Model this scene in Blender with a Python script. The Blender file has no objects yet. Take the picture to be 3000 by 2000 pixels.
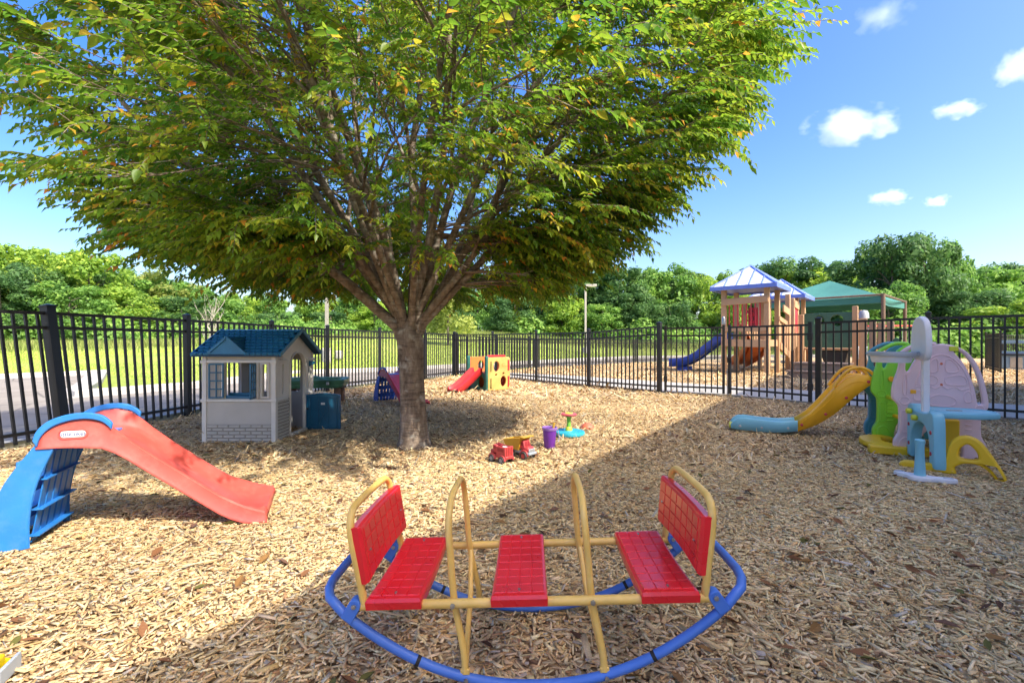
import bpy, bmesh, math, random
import numpy as np
from mathutils import Vector, Matrix, noise as mnoise
R = math.radians
scene = bpy.context.scene
C = scene.collection
rng = random.Random(7)
nrng = np.random.default_rng(7)

# ------------------------------------------------------------------ camera
cam_d = bpy.data.cameras.new('camera')
cam = bpy.data.objects.new('camera', cam_d)
C.objects.link(cam)
cam.location = (0, 0, 1.1)
cam.rotation_euler = (R(90), 0, 0)
cam_d.sensor_width = 36.0
cam_d.lens = 16.5
cam_d.shift_y = 5 / 3000
cam_d.clip_start = 0.05
cam_d.clip_end = 4000
scene.camera = cam

# ------------------------------------------------------------------ light
SUN_EL = 47.0
SUN_FROM = Vector((0.751, -0.661, 0))          # horizontal direction towards the sun
world = bpy.data.worlds.new('World')
scene.world = world
world.use_nodes = True
wn = world.node_tree.nodes
wl = world.node_tree.links
bg = wn['Background']
sky = wn.new('ShaderNodeTexSky')
sky.sky_type = 'NISHITA'
sky.sun_disc = False
sky.sun_elevation = R(SUN_EL)
# Blender: rotation 0 has the sun at +Y, positive turns clockwise seen from above
sky.sun_rotation = math.atan2(SUN_FROM.x, SUN_FROM.y)
sky.altitude = 200
sky.air_density = 1.0
sky.dust_density = 4.0
sky.ozone_density = 1.0
hs = wn.new('ShaderNodeHueSaturation')
hs.inputs['Saturation'].default_value = 1.48
hs.inputs['Hue'].default_value = 0.515
wl.new(sky.outputs[0], hs.inputs['Color'])
wl.new(hs.outputs[0], bg.inputs[0])
bg.inputs[1].default_value = 0.15
sun_d = bpy.data.lights.new('sun', 'SUN')
sun_d.energy = 2.5
sun_d.angle = R(0.53)
sun_d.color = (1.0, 0.95, 0.86)
sun = bpy.data.objects.new('sun', sun_d)
C.objects.link(sun)
sd = Vector((SUN_FROM.x * math.cos(R(SUN_EL)), SUN_FROM.y * math.cos(R(SUN_EL)), math.sin(R(SUN_EL))))
sun.rotation_euler = sd.to_track_quat('Z', 'Y').to_euler()
sun.location = sd * 60
scene.view_settings.view_transform = 'Standard'
scene.view_settings.look = 'None'
scene.view_settings.exposure = 1.45
scene.view_settings.gamma = 1.0
scene.render.engine = 'CYCLES'
cy = scene.cycles
cy.use_denoising = True
cy.max_bounces = 8
cy.diffuse_bounces = 4
cy.glossy_bounces = 3
cy.transmission_bounces = 4
cy.transparent_max_bounces = 8
cy.volume_bounces = 3
cy.caustics_reflective = False
cy.caustics_refractive = False
cy.sample_clamp_indirect = 6.0

# ------------------------------------------------------------------ helpers
def setp(o, label=None, cat=None, group=None, kind=None):
    if label: o['label'] = label
    if cat: o['category'] = cat
    if group: o['group'] = group
    if kind: o['kind'] = kind
    return o

def thing(name, label, cat, loc=(0, 0, 0), rz=0.0, group=None):
    o = bpy.data.objects.new(name, None)
    o.empty_display_size = 0.1
    o.location = loc
    o.rotation_euler = (0, 0, rz)
    C.objects.link(o)
    return setp(o, label, cat, group)

def link(name, me, parent=None, loc=None, rot=None):
    o = bpy.data.objects.new(name, me)
    C.objects.link(o)
    if parent is not None: o.parent = parent
    if loc is not None: o.location = loc
    if rot is not None: o.rotation_euler = rot
    return o

def copy_tree(o, parent=None):
    c = o.copy()
    C.objects.link(c)
    if parent is not None: c.parent = parent
    for ch in list(o.children):
        copy_tree(ch, c)
    return c

def finish(me, mat, smooth=True, ang=40):
    if mat is not None:
        me.materials.append(mat)
    if smooth and len(me.polygons):
        me.polygons.foreach_set('use_smooth', [True] * len(me.polygons))
        me.set_sharp_from_angle(angle=R(ang))
    me.update()
    return me

class MB:
    """collects simple shapes; build() links them as one mesh object"""
    def __init__(s):
        s.v = []; s.f = []
    def add(s, verts, faces, M=None):
        b = len(s.v)
        for p in verts:
            p = Vector(p)
            if M is not None: p = M @ p
            s.v.append(tuple(p))
        for f in faces:
            s.f.append(tuple(b + i for i in f))
        return s
    def box(s, c, size, M=None, rz=0.0):
        hx, hy, hz = size[0] / 2, size[1] / 2, size[2] / 2
        vs = [(x, y, z) for z in (-hz, hz) for y in (-hy, hy) for x in (-hx, hx)]
        T = Matrix.Translation(c) @ Matrix.Rotation(rz, 4, 'Z')
        if M is not None: T = M @ T
        return s.add(vs, [(0, 2, 3, 1), (4, 5, 7, 6), (0, 1, 5, 4), (2, 6, 7, 3), (0, 4, 6, 2), (1, 3, 7, 5)], T)
    def bar(s, p0, p1, w, h=None, up=(0, 0, 1)):
        h = w if h is None else h
        p0 = Vector(p0); p1 = Vector(p1); d = p1 - p0
        L = d.length
        if L < 1e-6: return s
        d /= L
        u = Vector(up)
        if abs(d.dot(u)) > .98: u = Vector((0, 1, 0))
        x = u.cross(d).normalized(); y = d.cross(x)
        vs = []
        for t in (0, L):
            for a, b in ((-1, -1), (1, -1), (1, 1), (-1, 1)):
                vs.append(p0 + d * t + x * (a * w / 2) + y * (b * h / 2))
        return s.add(vs, [(3, 2, 1, 0), (4, 5, 6, 7), (0, 1, 5, 4), (1, 2, 6, 5), (2, 3, 7, 6), (3, 0, 4, 7)])
    def tube(s, pts, r, n=8, closed=False, caps=True):
        pts = [Vector(p) for p in pts]
        m = len(pts)
        rr = r if isinstance(r, (list, tuple)) else [r] * m
        tang = []
        for i in range(m):
            a = pts[(i - 1) % m] if (closed or i > 0) else pts[i]
            b = pts[(i + 1) % m] if (closed or i < m - 1) else pts[i]
            t = b - a
            tang.append(t.normalized() if t.length > 1e-9 else Vector((0, 0, 1)))
        ref = Vector((0, 0, 1)) if abs(tang[0].z) < .9 else Vector((1, 0, 0))
        nx = (ref - tang[0] * ref.dot(tang[0])).normalized()
        vs = []
        for i in range(m):
            if i:
                q = tang[i - 1].rotation_difference(tang[i])
                nx = q @ nx
                nx = (nx - tang[i] * nx.dot(tang[i])).normalized()
            ny = tang[i].cross(nx)
            for k in range(n):
                a = 2 * math.pi * k / n
                vs.append(pts[i] + (nx * math.cos(a) + ny * math.sin(a)) * rr[i])
        fs = []
        for i in range(m if closed else m - 1):
            j = (i + 1) % m
            for k in range(n):
                l = (k + 1) % n
                fs.append((i * n + k, i * n + l, j * n + l, j * n + k))
        if caps and not closed:
            fs.append(tuple(range(n - 1, -1, -1)))
            fs.append(tuple((m - 1) * n + k for k in range(n)))
        return s.add(vs, fs)
    def lathe(s, prof, n=24, M=None, a0=0.0, a1=2 * math.pi):
        full = abs(a1 - a0 - 2 * math.pi) < 1e-6
        cols = n if full else n + 1
        vs = []
        for r, z in prof:
            for k in range(cols):
                a = a0 + (a1 - a0) * k / n
                vs.append((r * math.cos(a), r * math.sin(a), z))
        fs = []
        for i in range(len(prof) - 1):
            for k in range(n):
                l = (k + 1) % cols
                fs.append((i * cols + k, i * cols + l, (i + 1) * cols + l, (i + 1) * cols + k))
        return s.add(vs, fs, M)
    def grid(s, rows):
        """rows: list of equal-length point lists joined into a skin"""
        n = len(rows[0]); vs = [p for r in rows for p in r]
        fs = [(i * n + k, i * n + k + 1, (i + 1) * n + k + 1, (i + 1) * n + k)
              for i in range(len(rows) - 1) for k in range(n - 1)]
        return s.add(vs, fs)
    def mesh(s, name, mat, smooth=True, ang=40):
        me = bpy.data.meshes.new(name)
        me.from_pydata(s.v, [], s.f)
        me.validate()
        return finish(me, mat, smooth, ang)
    def build(s, name, mat, parent=None, smooth=True, ang=40, bevel=0.0, seg=2, loc=None, rot=None, solid=0.0):
        o = link(name, s.mesh(name, mat, smooth, ang), parent, loc, rot)
        if solid:
            m = o.modifiers.new('solid', 'SOLIDIFY'); m.thickness = solid; m.offset = 0
        if bevel:
            m = o.modifiers.new('bevel', 'BEVEL'); m.width = bevel; m.segments = seg
            m.limit_method = 'ANGLE'; m.angle_limit = R(35)
        return o

def catmull(pts, n=5, closed=True):
    pts = [Vector(p) for p in pts]; m = len(pts); out = []
    rngi = range(m) if closed else range(m - 1)
    for i in rngi:
        if closed:
            p0, p1, p2, p3 = pts[i - 1], pts[i], pts[(i + 1) % m], pts[(i + 2) % m]
        else:
            p0, p1, p2, p3 = pts[max(i - 1, 0)], pts[i], pts[i + 1], pts[min(i + 2, m - 1)]
        for k in range(n):
            t = k / n
            out.append(0.5 * ((2 * p1) + (p2 - p0) * t + (2 * p0 - 5 * p1 + 4 * p2 - p3) * t * t + (3 * p1 - p0 - 3 * p2 + p3) * t ** 3))
    if not closed: out.append(pts[-1])
    return out

def rrect(x0, y0, x1, y1, r, n=5):
    out = []
    for cx, cy_, a in ((x1 - r, y1 - r, 0), (x0 + r, y1 - r, 90), (x0 + r, y0 + r, 180), (x1 - r, y0 + r, 270)):
        for k in range(n + 1):
            t = R(a + 90 * k / n)
            out.append((cx + r * math.cos(t), cy_ + r * math.sin(t)))
    return out

def ellipse(cx, cy_, rx, ry, n=20):
    return [(cx + rx * math.cos(2 * math.pi * k / n), cy_ + ry * math.sin(2 * math.pi * k / n)) for k in range(n)]

def plate_mesh(name, outlines, t, mat, bev=0.004, M=None, ang=40):
    """flat board with rounded rim and real holes: outlines in (x, y), thickness along z"""
    cu = bpy.data.curves.new('tmp', 'CURVE')
    cu.dimensions = '2D'; cu.fill_mode = 'BOTH'
    cu.extrude = max(t / 2 - bev, 0.0005); cu.bevel_depth = bev; cu.bevel_resolution = 1; cu.offset = -bev
    for ol in outlines:
        sp = cu.splines.new('POLY'); sp.points.add(len(ol) - 1)
        for i, p in enumerate(ol): sp.points[i].co = (p[0], p[1], 0, 1)
        sp.use_cyclic_u = True
    ob = bpy.data.objects.new('tmp', cu)
    me = ob.to_mesh().copy()
    ob.to_mesh_clear()
    bpy.data.objects.remove(ob); bpy.data.curves.remove(cu)
    me.name = name
    me.materials.clear()
    if M is not None: me.transform(M)
    return finish(me, mat, True, ang)

XZ = Matrix(((1, 0, 0, 0), (0, 0, -1, 0), (0, 1, 0, 0), (0, 0, 0, 1)))      # (x, y, t) -> (x, -t, y): board standing in the xz plane
YZ = Matrix(((0, 0, 1, 0), (1, 0, 0, 0), (0, 1, 0, 0), (0, 0, 0, 1)))       # (x, y, t) -> (t, x, y): board standing in the yz plane

def plate(name, outlines, t, mat, parent=None, bev=0.004, M=None, loc=None, rot=None):
    return link(name, plate_mesh(name, outlines, t, mat, bev, M), parent, loc, rot)

def text_mesh(name, body, size, mat, M=None, ext=0.0006, align='CENTER'):
    cu = bpy.data.curves.new('tmp', 'FONT')
    cu.body = body; cu.size = size; cu.extrude = ext; cu.align_x = align; cu.align_y = 'CENTER'
    ob = bpy.data.objects.new('tmp', cu)
    me = ob.to_mesh().copy()
    ob.to_mesh_clear()
    bpy.data.objects.remove(ob); bpy.data.curves.remove(cu)
    me.name = name; me.materials.clear()
    if M is not None: me.transform(M)
    return finish(me, mat, False)

# ------------------------------------------------------------------ materials
def lerp(a, b, t): return a + (b - a) * t

def newmat(name):
    m = bpy.data.materials.new(name); m.use_nodes = True
    nt = m.node_tree
    return m, nt, nt.nodes, nt.links, nt.nodes['Principled BSDF']

def pmat(name, col, rough=.4, var=.10, scale=6.0, bump=0.0, bscale=60.0, metal=0.0, dirt=0.0, dirtcol=(.20, .15, .09), coat=0.0, spec=.5, bdist=.004):
    m, nt, n, l, b = newmat(name)
    tc = n.new('ShaderNodeTexCoord')
    nz = n.new('ShaderNodeTexNoise'); nz.inputs['Scale'].default_value = scale; nz.inputs['Detail'].default_value = 5
    l.new(tc.outputs['Object'], nz.inputs['Vector'])
    cr = n.new('ShaderNodeValToRGB')
    e = cr.color_ramp.elements
    e[0].position = .3; e[1].position = .7
    e[0].color = (*[c * (1 - var) for c in col], 1)
    e[1].color = (*[min(1, c * (1 + var) + var * .02) for c in col], 1)
    l.new(nz.outputs['Fac'], cr.inputs['Fac'])
    out = cr.outputs['Color']
    if dirt:
        n2 = n.new('ShaderNodeTexNoise'); n2.inputs['Scale'].default_value = scale * 2.7; n2.inputs['Detail'].default_value = 8; n2.inputs['Roughness'].default_value = .7
        l.new(tc.outputs['Object'], n2.inputs['Vector'])
        mr = n.new('ShaderNodeMapRange'); mr.inputs[1].default_value = .48; mr.inputs[2].default_value = .75; mr.inputs[4].default_value = dirt
        l.new(n2.outputs['Fac'], mr.inputs[0])
        mx = n.new('ShaderNodeMix'); mx.data_type = 'RGBA'
        l.new(mr.outputs[0], mx.inputs[0]); l.new(out, mx.inputs[6]); mx.inputs[7].default_value = (*dirtcol, 1)
        out = mx.outputs[2]
    l.new(out, b.inputs['Base Color'])
    rr = n.new('ShaderNodeMapRange'); rr.inputs[3].default_value = max(.05, rough - .08); rr.inputs[4].default_value = min(1, rough + .12)
    l.new(nz.outputs['Fac'], rr.inputs[0]); l.new(rr.outputs[0], b.inputs['Roughness'])
    b.inputs['Metallic'].default_value = metal
    b.inputs['Specular IOR Level'].default_value = spec
    if coat: b.inputs['Coat Weight'].default_value = coat
    if bump:
        n3 = n.new('ShaderNodeTexNoise'); n3.inputs['Scale'].default_value = bscale; n3.inputs['Detail'].default_value = 4
        l.new(tc.outputs['Object'], n3.inputs['Vector'])
        bp = n.new('ShaderNodeBump'); bp.inputs['Strength'].default_value = bump; bp.inputs['Distance'].default_value = bdist
        l.new(n3.outputs['Fac'], bp.inputs['Height']); l.new(bp.outputs[0], b.inputs['Normal'])
    return m

def leafmat(name, cols, trans=.4, rough=.5, attr=True, tint=(1, 1, 1)):
    """cols: ramp (dark green ... bronze) picked by the per-leaf attribute 'tone' or by the object's random number"""
    m, nt, n, l, b = newmat(name)
    if attr:
        a = n.new('ShaderNodeAttribute'); a.attribute_name = 'tone'; src = a.outputs['Fac']
    else:
        a = n.new('ShaderNodeObjectInfo'); src = a.outputs['Random']
    cr = n.new('ShaderNodeValToRGB')
    el = cr.color_ramp.elements
    while len(el) > 1: el.remove(el[-1])
    el[0].position = cols[0][0]; el[0].color = (*cols[0][1], 1)
    for p, c in cols[1:]:
        x = el.new(p); x.color = (*c, 1)
    l.new(src, cr.inputs['Fac'])
    out = cr.outputs['Color']
    l.new(out, b.inputs['Base Color']); b.inputs['Roughness'].default_value = rough
    b.inputs['Specular IOR Level'].default_value = .35
    tr = n.new('ShaderNodeBsdfTranslucent')
    g = n.new('ShaderNodeMix'); g.data_type = 'RGBA'; g.blend_type = 'MULTIPLY'; g.inputs[0].default_value = 1
    l.new(out, g.inputs[6]); g.inputs[7].default_value = (*[1.9 * t for t in tint], 1)
    l.new(g.outputs[2], tr.inputs['Color'])
    ms = n.new('ShaderNodeMixShader'); ms.inputs[0].default_value = trans
    l.new(b.outputs[0], ms.inputs[1]); l.new(tr.outputs[0], ms.inputs[2])
    l.new(ms.outputs[0], n['Material Output'].inputs['Surface'])
    return m

def attrmat(name, rough=.85, bump=.4, bscale=180.0):
    """colour read from the mesh's own 'col' attribute, with a fine grain"""
    m, nt, n, l, b = newmat(name)
    a = n.new('ShaderNodeAttribute'); a.attribute_name = 'col'
    tc = n.new('ShaderNodeTexCoord')
    nz = n.new('ShaderNodeTexNoise'); nz.inputs['Scale'].default_value = bscale; nz.inputs['Detail'].default_value = 3
    l.new(tc.outputs['Object'], nz.inputs['Vector'])
    mr = n.new('ShaderNodeMapRange'); mr.inputs[3].default_value = .72; mr.inputs[4].default_value = 1.25
    l.new(nz.outputs['Fac'], mr.inputs[0])
    mx = n.new('ShaderNodeMix'); mx.data_type = 'RGBA'; mx.blend_type = 'MULTIPLY'; mx.inputs[0].default_value = 1
    l.new(a.outputs['Color'], mx.inputs[6]); l.new(mr.outputs[0], mx.inputs[7])
    l.new(mx.outputs[2], b.inputs['Base Color'])
    b.inputs['Roughness'].default_value = rough; b.inputs['Specular IOR Level'].default_value = .2
    return m

M_ = {}
def mat(k, *a, **kw):
    if k not in M_: M_[k] = pmat(k, *a, **kw)
    return M_[k]

mat('fence_black', (.010, .010, .011), .38, var=.25, bump=.15, bscale=140, dirt=.10, dirtcol=(.07, .055, .04))
mat('slide_coral', (.64, .098, .075), .36, var=.10, dirt=.30, dirtcol=(.68, .27, .21))
mat('slide_blue', (.025, .21, .60), .38, var=.10, dirt=.30, dirtcol=(.14, .30, .52))
mat('white_plastic', (.72, .72, .70), .4, var=.05, dirt=.08)
mat('logo_blue', (.02, .05, .22), .4, var=.02)
mat('house_grey', (.50, .46, .40), .5, var=.06, scale=4, dirt=.10, dirtcol=(.28, .24, .19))
mat('house_white', (.68, .64, .57), .45, var=.05, dirt=.10, dirtcol=(.40, .36, .30))
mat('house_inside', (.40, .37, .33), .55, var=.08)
mat('roof_teal', (.025, .19, .35), .38, var=.22, scale=5, dirt=.10, dirtcol=(.05, .15, .22))
mat('shutter_teal', (.012, .12, .22), .36, var=.15)
mat('door_teal', (.012, .10, .18), .30, var=.15, dirt=.08, dirtcol=(.06, .12, .17))
mat('steel', (.45, .45, .46), .35, var=.1, metal=.9)
mat('rubber', (.015, .015, .015), .7)
# ================================================================== the setting
from mathutils.geometry import tessellate_polygon

KERB = [(-60, 12.5), (-16.2, 14.9), (-15, 17.0), (-11.6, 12.9), (-9.5, 10.1), (-9.1, 9.8), (-8.7, 10.3), (-8.0, 11.8), (-7.9, 15.0),
        (-7.7, 16.6), (-7.0, 17.6), (-5.8, 18.3), (-3.95, 20.0), (0, 24.9), (5.1, 31.5), (9, 35.5), (16, 38.5), (30, 41)]
KX = np.array([-60, -16.2, -15, -9.1, -8.0, -7.0, -3.95, 0, 5.1, 9, 16, 30]); KY = np.array([12.5, 14.9, 17, 12, 14.0, 17.6, 20.0, 24.9, 31.5, 35.5, 38.5, 41])
def rise(x, y):
    x = np.asarray(x, float); y = np.asarray(y, float)
    s = np.interp(x, [-25, -3], [.036, .062])
    d = np.clip(y - np.interp(x, KX, KY) - .6, 0, 45)
    return s * d * np.clip(d / 3, 0, 1)

def inpoly(x, y, poly):
    x = np.asarray(x); y = np.asarray(y); ins = np.zeros(x.shape, bool)
    n = len(poly)
    for i in range(n):
        x0, y0 = poly[i]; x1, y1 = poly[(i + 1) % n]
        c = ((y0 > y) != (y1 > y)) & (x < (x1 - x0) * (y - y0) / (y1 - y0 + 1e-12) + x0)
        ins ^= c
    return ins

def sheet(name, poly, z, mat_, subdiv=0, kind='structure'):
    tris = tessellate_polygon([[Vector((p[0], p[1], 0)) for p in poly]])
    me = bpy.data.meshes.new(name)
    me.from_pydata([(p[0], p[1], z) for p in poly], [], [tuple(t) for t in tris])
    bm = bmesh.new(); bm.from_mesh(me); bmesh.ops.recalc_face_normals(bm, faces=bm.faces)
    for f in bm.faces:
        if f.normal.z < 0: f.normal_flip()
    bm.to_mesh(me); bm.free()
    finish(me, mat_, False)
    return setp(link(name, me), kind=kind)

def sweep_xy(poly, prof, z=0.0, closed=False):
    """profile [(offset to the right, height)] swept along an xy polyline with mitred corners"""
    pts = [Vector((p[0], p[1])) for p in poly]; n = len(pts); mb = MB(); rows = []
    for i in range(n):
        d0 = (pts[i] - pts[i - 1]).normalized() if i > 0 else (pts[1] - pts[0]).normalized()
        d1 = (pts[i + 1] - pts[i]).normalized() if i < n - 1 else d0
        nrm = Vector((d0.y, -d0.x)) + Vector((d1.y, -d1.x))
        nrm = nrm / max(nrm.length_squared, .3) * 2
        rows.append([(pts[i].x + nrm.x * o, pts[i].y + nrm.y * o, z + h) for o, h in prof])
    mb.grid(rows)
    mb.add([rows[0][k] for k in range(len(prof))], [tuple(range(len(prof)))])
    mb.add([rows[-1][k] for k in range(len(prof))], [tuple(range(len(prof) - 1, -1, -1))])
    return mb

# ---- grass terrain (reaches the horizon)
def ground_material():
    m, nt, n, l, b = newmat('meadow_grass')
    tc = n.new('ShaderNodeTexCoord')
    big = n.new('ShaderNodeTexNoise'); big.inputs['Scale'].default_value = .22; big.inputs['Detail'].default_value = 6
    fine = n.new('ShaderNodeTexNoise'); fine.inputs['Scale'].default_value = 9; fine.inputs['Detail'].default_value = 8; fine.inputs['Roughness'].default_value = .75
    l.new(tc.outputs['Object'], big.inputs['Vector']); l.new(tc.outputs['Object'], fine.inputs['Vector'])
    c1 = n.new('ShaderNodeValToRGB'); e = c1.color_ramp.elements
    e[0].position = .32; e[0].color = (.26, .34, .055, 1); e[1].position = .68; e[1].color = (.42, .48, .11, 1)
    l.new(big.outputs['Fac'], c1.inputs['Fac'])
    mr = n.new('ShaderNodeMapRange'); mr.inputs[1].default_value = .3; mr.inputs[2].default_value = .7; mr.inputs[3].default_value = .6; mr.inputs[4].default_value = 1.25
    l.new(fine.outputs['Fac'], mr.inputs[0])
    mx = n.new('ShaderNodeMix'); mx.data_type = 'RGBA'; mx.blend_type = 'MULTIPLY'; mx.inputs[0].default_value = 1
    l.new(c1.outputs['Color'], mx.inputs[6]); l.new(mr.outputs[0], mx.inputs[7])
    l.new(mx.outputs[2], b.inputs['Base Color']); b.inputs['Roughness'].default_value = .9; b.inputs['Specular IOR Level'].default_value = .15
    bp = n.new('ShaderNodeBump'); bp.inputs['Strength'].default_value = .8; bp.inputs['Distance'].default_value = .06
    l.new(fine.outputs['Fac'], bp.inputs['Height']); l.new(bp.outputs[0], b.inputs['Normal'])
    return m
gx = np.concatenate([np.linspace(-1500, -90, 8), np.arange(-70, 71, 1.0), np.linspace(90, 1500, 8)])
gy = np.concatenate([np.linspace(-1500, -40, 8), np.arange(-20, 96, 1.0), np.linspace(110, 1800, 8)])
GX, GY = np.meshgrid(gx, gy)
GZ = rise(GX, GY) - .024
bump_ = np.sin(GX * .31 + 1) * np.cos(GY * .27) * .05 + np.sin(GX * .83) * np.sin(GY * .71 + .5) * .02
GZ += np.where(rise(GX, GY) > .02, bump_, 0)
nv, nu = GX.shape
idx = np.arange(nv * nu).reshape(nv, nu)
faces = np.stack([idx[:-1, :-1], idx[:-1, 1:], idx[1:, 1:], idx[1:, :-1]], -1).reshape(-1, 4)
me = bpy.data.meshes.new('meadow')
me.from_pydata(np.stack([GX, GY, GZ], -1).reshape(-1, 3).tolist(), [], faces.tolist())
finish(me, ground_material(), True, 80)
setp(link('meadow', me), kind='structure')

# ---- asphalt road and kerbs
def asphalt():
    m, nt, n, l, b = newmat('asphalt')
    tc = n.new('ShaderNodeTexCoord')
    a = n.new('ShaderNodeTexNoise'); a.inputs['Scale'].default_value = .7; a.inputs['Detail'].default_value = 7
    f = n.new('ShaderNodeTexNoise'); f.inputs['Scale'].default_value = 90; f.inputs['Detail'].default_value = 3
    v = n.new('ShaderNodeTexVoronoi'); v.feature = 'DISTANCE_TO_EDGE'; v.inputs['Scale'].default_value = .45
    for q in (a, f, v): l.new(tc.outputs['Object'], q.inputs['Vector'])
    c = n.new('ShaderNodeValToRGB'); e = c.color_ramp.elements
    e[0].position = .3; e[0].color = (.24, .205, .16, 1); e[1].position = .75; e[1].color = (.36, .315, .25, 1)
    l.new(a.outputs['Fac'], c.inputs['Fac'])
    mr = n.new('ShaderNodeMapRange'); mr.inputs[3].default_value = .75; mr.inputs[4].default_value = 1.2
    l.new(f.outputs['Fac'], mr.inputs[0])
    ck = n.new('ShaderNodeMapRange'); ck.inputs[1].default_value = .004; ck.inputs[2].default_value = .012; ck.inputs[3].default_value = .55
    l.new(v.outputs['Distance'], ck.inputs[0])
    mm = n.new('ShaderNodeMath'); mm.operation = 'MULTIPLY'; l.new(mr.outputs[0], mm.inputs[0]); l.new(ck.outputs[0], mm.inputs[1])
    mx = n.new('ShaderNodeMix'); mx.data_type = 'RGBA'; mx.blend_type = 'MULTIPLY'; mx.inputs[0].default_value = 1
    l.new(c.outputs['Color'], mx.inputs[6]); l.new(mm.outputs[0], mx.inputs[7])
    l.new(mx.outputs[2], b.inputs['Base Color']); b.inputs['Roughness'].default_value = .9
    bp = n.new('ShaderNodeBump'); bp.inputs['Strength'].default_value = .5; bp.inputs['Distance'].default_value = .004
    l.new(f.outputs['Fac'], bp.inputs['Height']); l.new(bp.outputs[0], b.inputs['Normal'])
    return m
NEAR_EDGE = [(30, 36.5), (20, 36.4), (9.7, 29.5), (3.7, 23.8), (.9, 21.8), (-2.3, 16.2), (-2.95, 14.3), (-3.85, 12.7), (-4.55, 11.0), (-4.95, 9.1), (-5.25, 7.2),
             (-5.4, 5.3), (-5.75, 3.5), (-6.1, 1.6), (-6.6, -8), (-6.6, -30)]
sheet('road', [(-60, -30)] + KERB + NEAR_EDGE, -.014, asphalt())
M_['concrete'] = pmat('concrete', (.46, .43, .38), .85, var=.14, scale=3, bump=.4, bscale=110, dirt=.25, dirtcol=(.24, .21, .17), spec=.2)
M_['concrete_path'] = pmat('concrete_path', (.42, .395, .345), .85, var=.10, scale=2, bump=.4, bscale=120, dirt=.2, dirtcol=(.25, .23, .20), spec=.2)
kb = sweep_xy(KERB, [(-.26, -.03), (-.26, .10), (-.20, .125), (-.03, .125), (.02, .09), (.03, -.012), (.30, -.006), (.30, -.03)])
setp(kb.build('kerb', M_['concrete'], None, True, 30), 'pale concrete kerb bordering the meadow along the far side of the road', 'kerb')
o = sheet('parking_line', [(-16.0, 13.1), (-15.88, 13.1), (-17.3, 14.5), (-17.42, 14.5)], -.0095, M_['concrete'])
o['label'] = 'faded white painted parking line on the asphalt'

# ---- playground floor: a base sheet, then the loose chips
def mulch_base():
    m, nt, n, l, b = newmat('mulch_base')
    tc = n.new('ShaderNodeTexCoord')
    mp = n.new('ShaderNodeMapping'); mp.inputs['Scale'].default_value = (1, 2.2, 1)
    l.new(tc.outputs['Object'], mp.inputs['Vector'])
    v = n.new('ShaderNodeTexVoronoi'); v.inputs['Scale'].default_value = 24
    l.new(mp.outputs[0], v.inputs['Vector'])
    big = n.new('ShaderNodeTexNoise'); big.inputs['Scale'].default_value = 1.3; big.inputs['Detail'].default_value = 5
    l.new(tc.outputs['Object'], big.inputs['Vector'])
    c = n.new('ShaderNodeValToRGB'); e = c.color_ramp.elements
    e[0].position = 0; e[0].color = (.16, .10, .05, 1); e[1].position = 1; e[1].color = (.70, .53, .31, 1)
    x = e.new(.3); x.color = (.44, .30, .16, 1); x = e.new(.6); x.color = (.60, .43, .24, 1)
    sp = n.new('ShaderNodeSeparateColor'); l.new(v.outputs['Color'], sp.inputs[0]); l.new(sp.outputs[0], c.inputs['Fac'])
    mr = n.new('ShaderNodeMapRange'); mr.inputs[3].default_value = .75; mr.inputs[4].default_value = 1.25
    l.new(big.outputs['Fac'], mr.inputs[0])
    mx = n.new('ShaderNodeMix'); mx.data_type = 'RGBA'; mx.blend_type = 'MULTIPLY'; mx.inputs[0].default_value = 1
    l.new(c.outputs['Color'], mx.inputs[6]); l.new(mr.outputs[0], mx.inputs[7])
    l.new(mx.outputs[2], b.inputs['Base Color']); b.inputs['Roughness'].default_value = .95; b.inputs['Specular IOR Level'].default_value = .1
    bp = n.new('ShaderNodeBump'); bp.inputs['Strength'].default_value = .9; bp.inputs['Distance'].default_value = .02
    l.new(v.outputs['Distance'], bp.inputs['Height']); l.new(bp.outputs[0], b.inputs['Normal'])
    return m
MULCH = [(-6.2, -9), (-5.75, 1.8), (-5.42, 3.58), (-5.09, 5.34), (-4.87, 7.1), (-4.55, 8.94), (-4.18, 10.74), (-3.45, 12.42), (-2.55, 14.0), (-1.9, 15.7),
         (1.2, 21.3), (3.9, 23.3), (9.9, 29.0), (20, 35.9), (40, 36), (44, 22), (16, 11), (4.7, -1.9), (0, -9)]
PATH = [(-.2, 17.0), (1.9, 15.5), (3.9, 13.3), (5.4, 11.7), (6.5, 10.8), (7.3, 9.6), (8.6, 8.3), (9.6, 6.9), (8.6, 5.1), (7.15, 6.78), (5.45, 8.48), (4.5, 9.8), (3.3, 10.45), (2.0, 12.0), (.75, 13.6), (-.9, 15.6)]
sheet('mulch_ground', MULCH, -.006, mulch_base())
mb = MB()
tr = tessellate_polygon([[Vector((p[0], p[1], 0)) for p in PATH]])
mb.add([(p[0], p[1], .035) for p in PATH], [tuple(t) for t in tr])
mb.add([(p[0], p[1], .035) for p in PATH] + [(p[0], p[1], -.1) for p in PATH],
       [(i, (i + 1) % len(PATH), len(PATH) + (i + 1) % len(PATH), len(PATH) + i) for i in range(len(PATH))])
o = mb.build('concrete_path', M_['concrete_path'], None, False)
setp(o, kind='structure')
edge = sweep_xy([(3.3, 10.42), (2.0, 11.93), (.72, 13.52), (-.92, 15.5)], [(-.05, -.03), (-.05, .045), (.05, .045), (.05, -.03)])
M_['timber'] = pmat('timber', (.16, .11, .075), .9, var=.3, scale=5, bump=.5, bscale=40, spec=.15)
setp(edge.build('edging_board', M_['timber'], None, False), 'weathered brown edging board between the wood chips and the concrete path', 'edging board')
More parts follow.
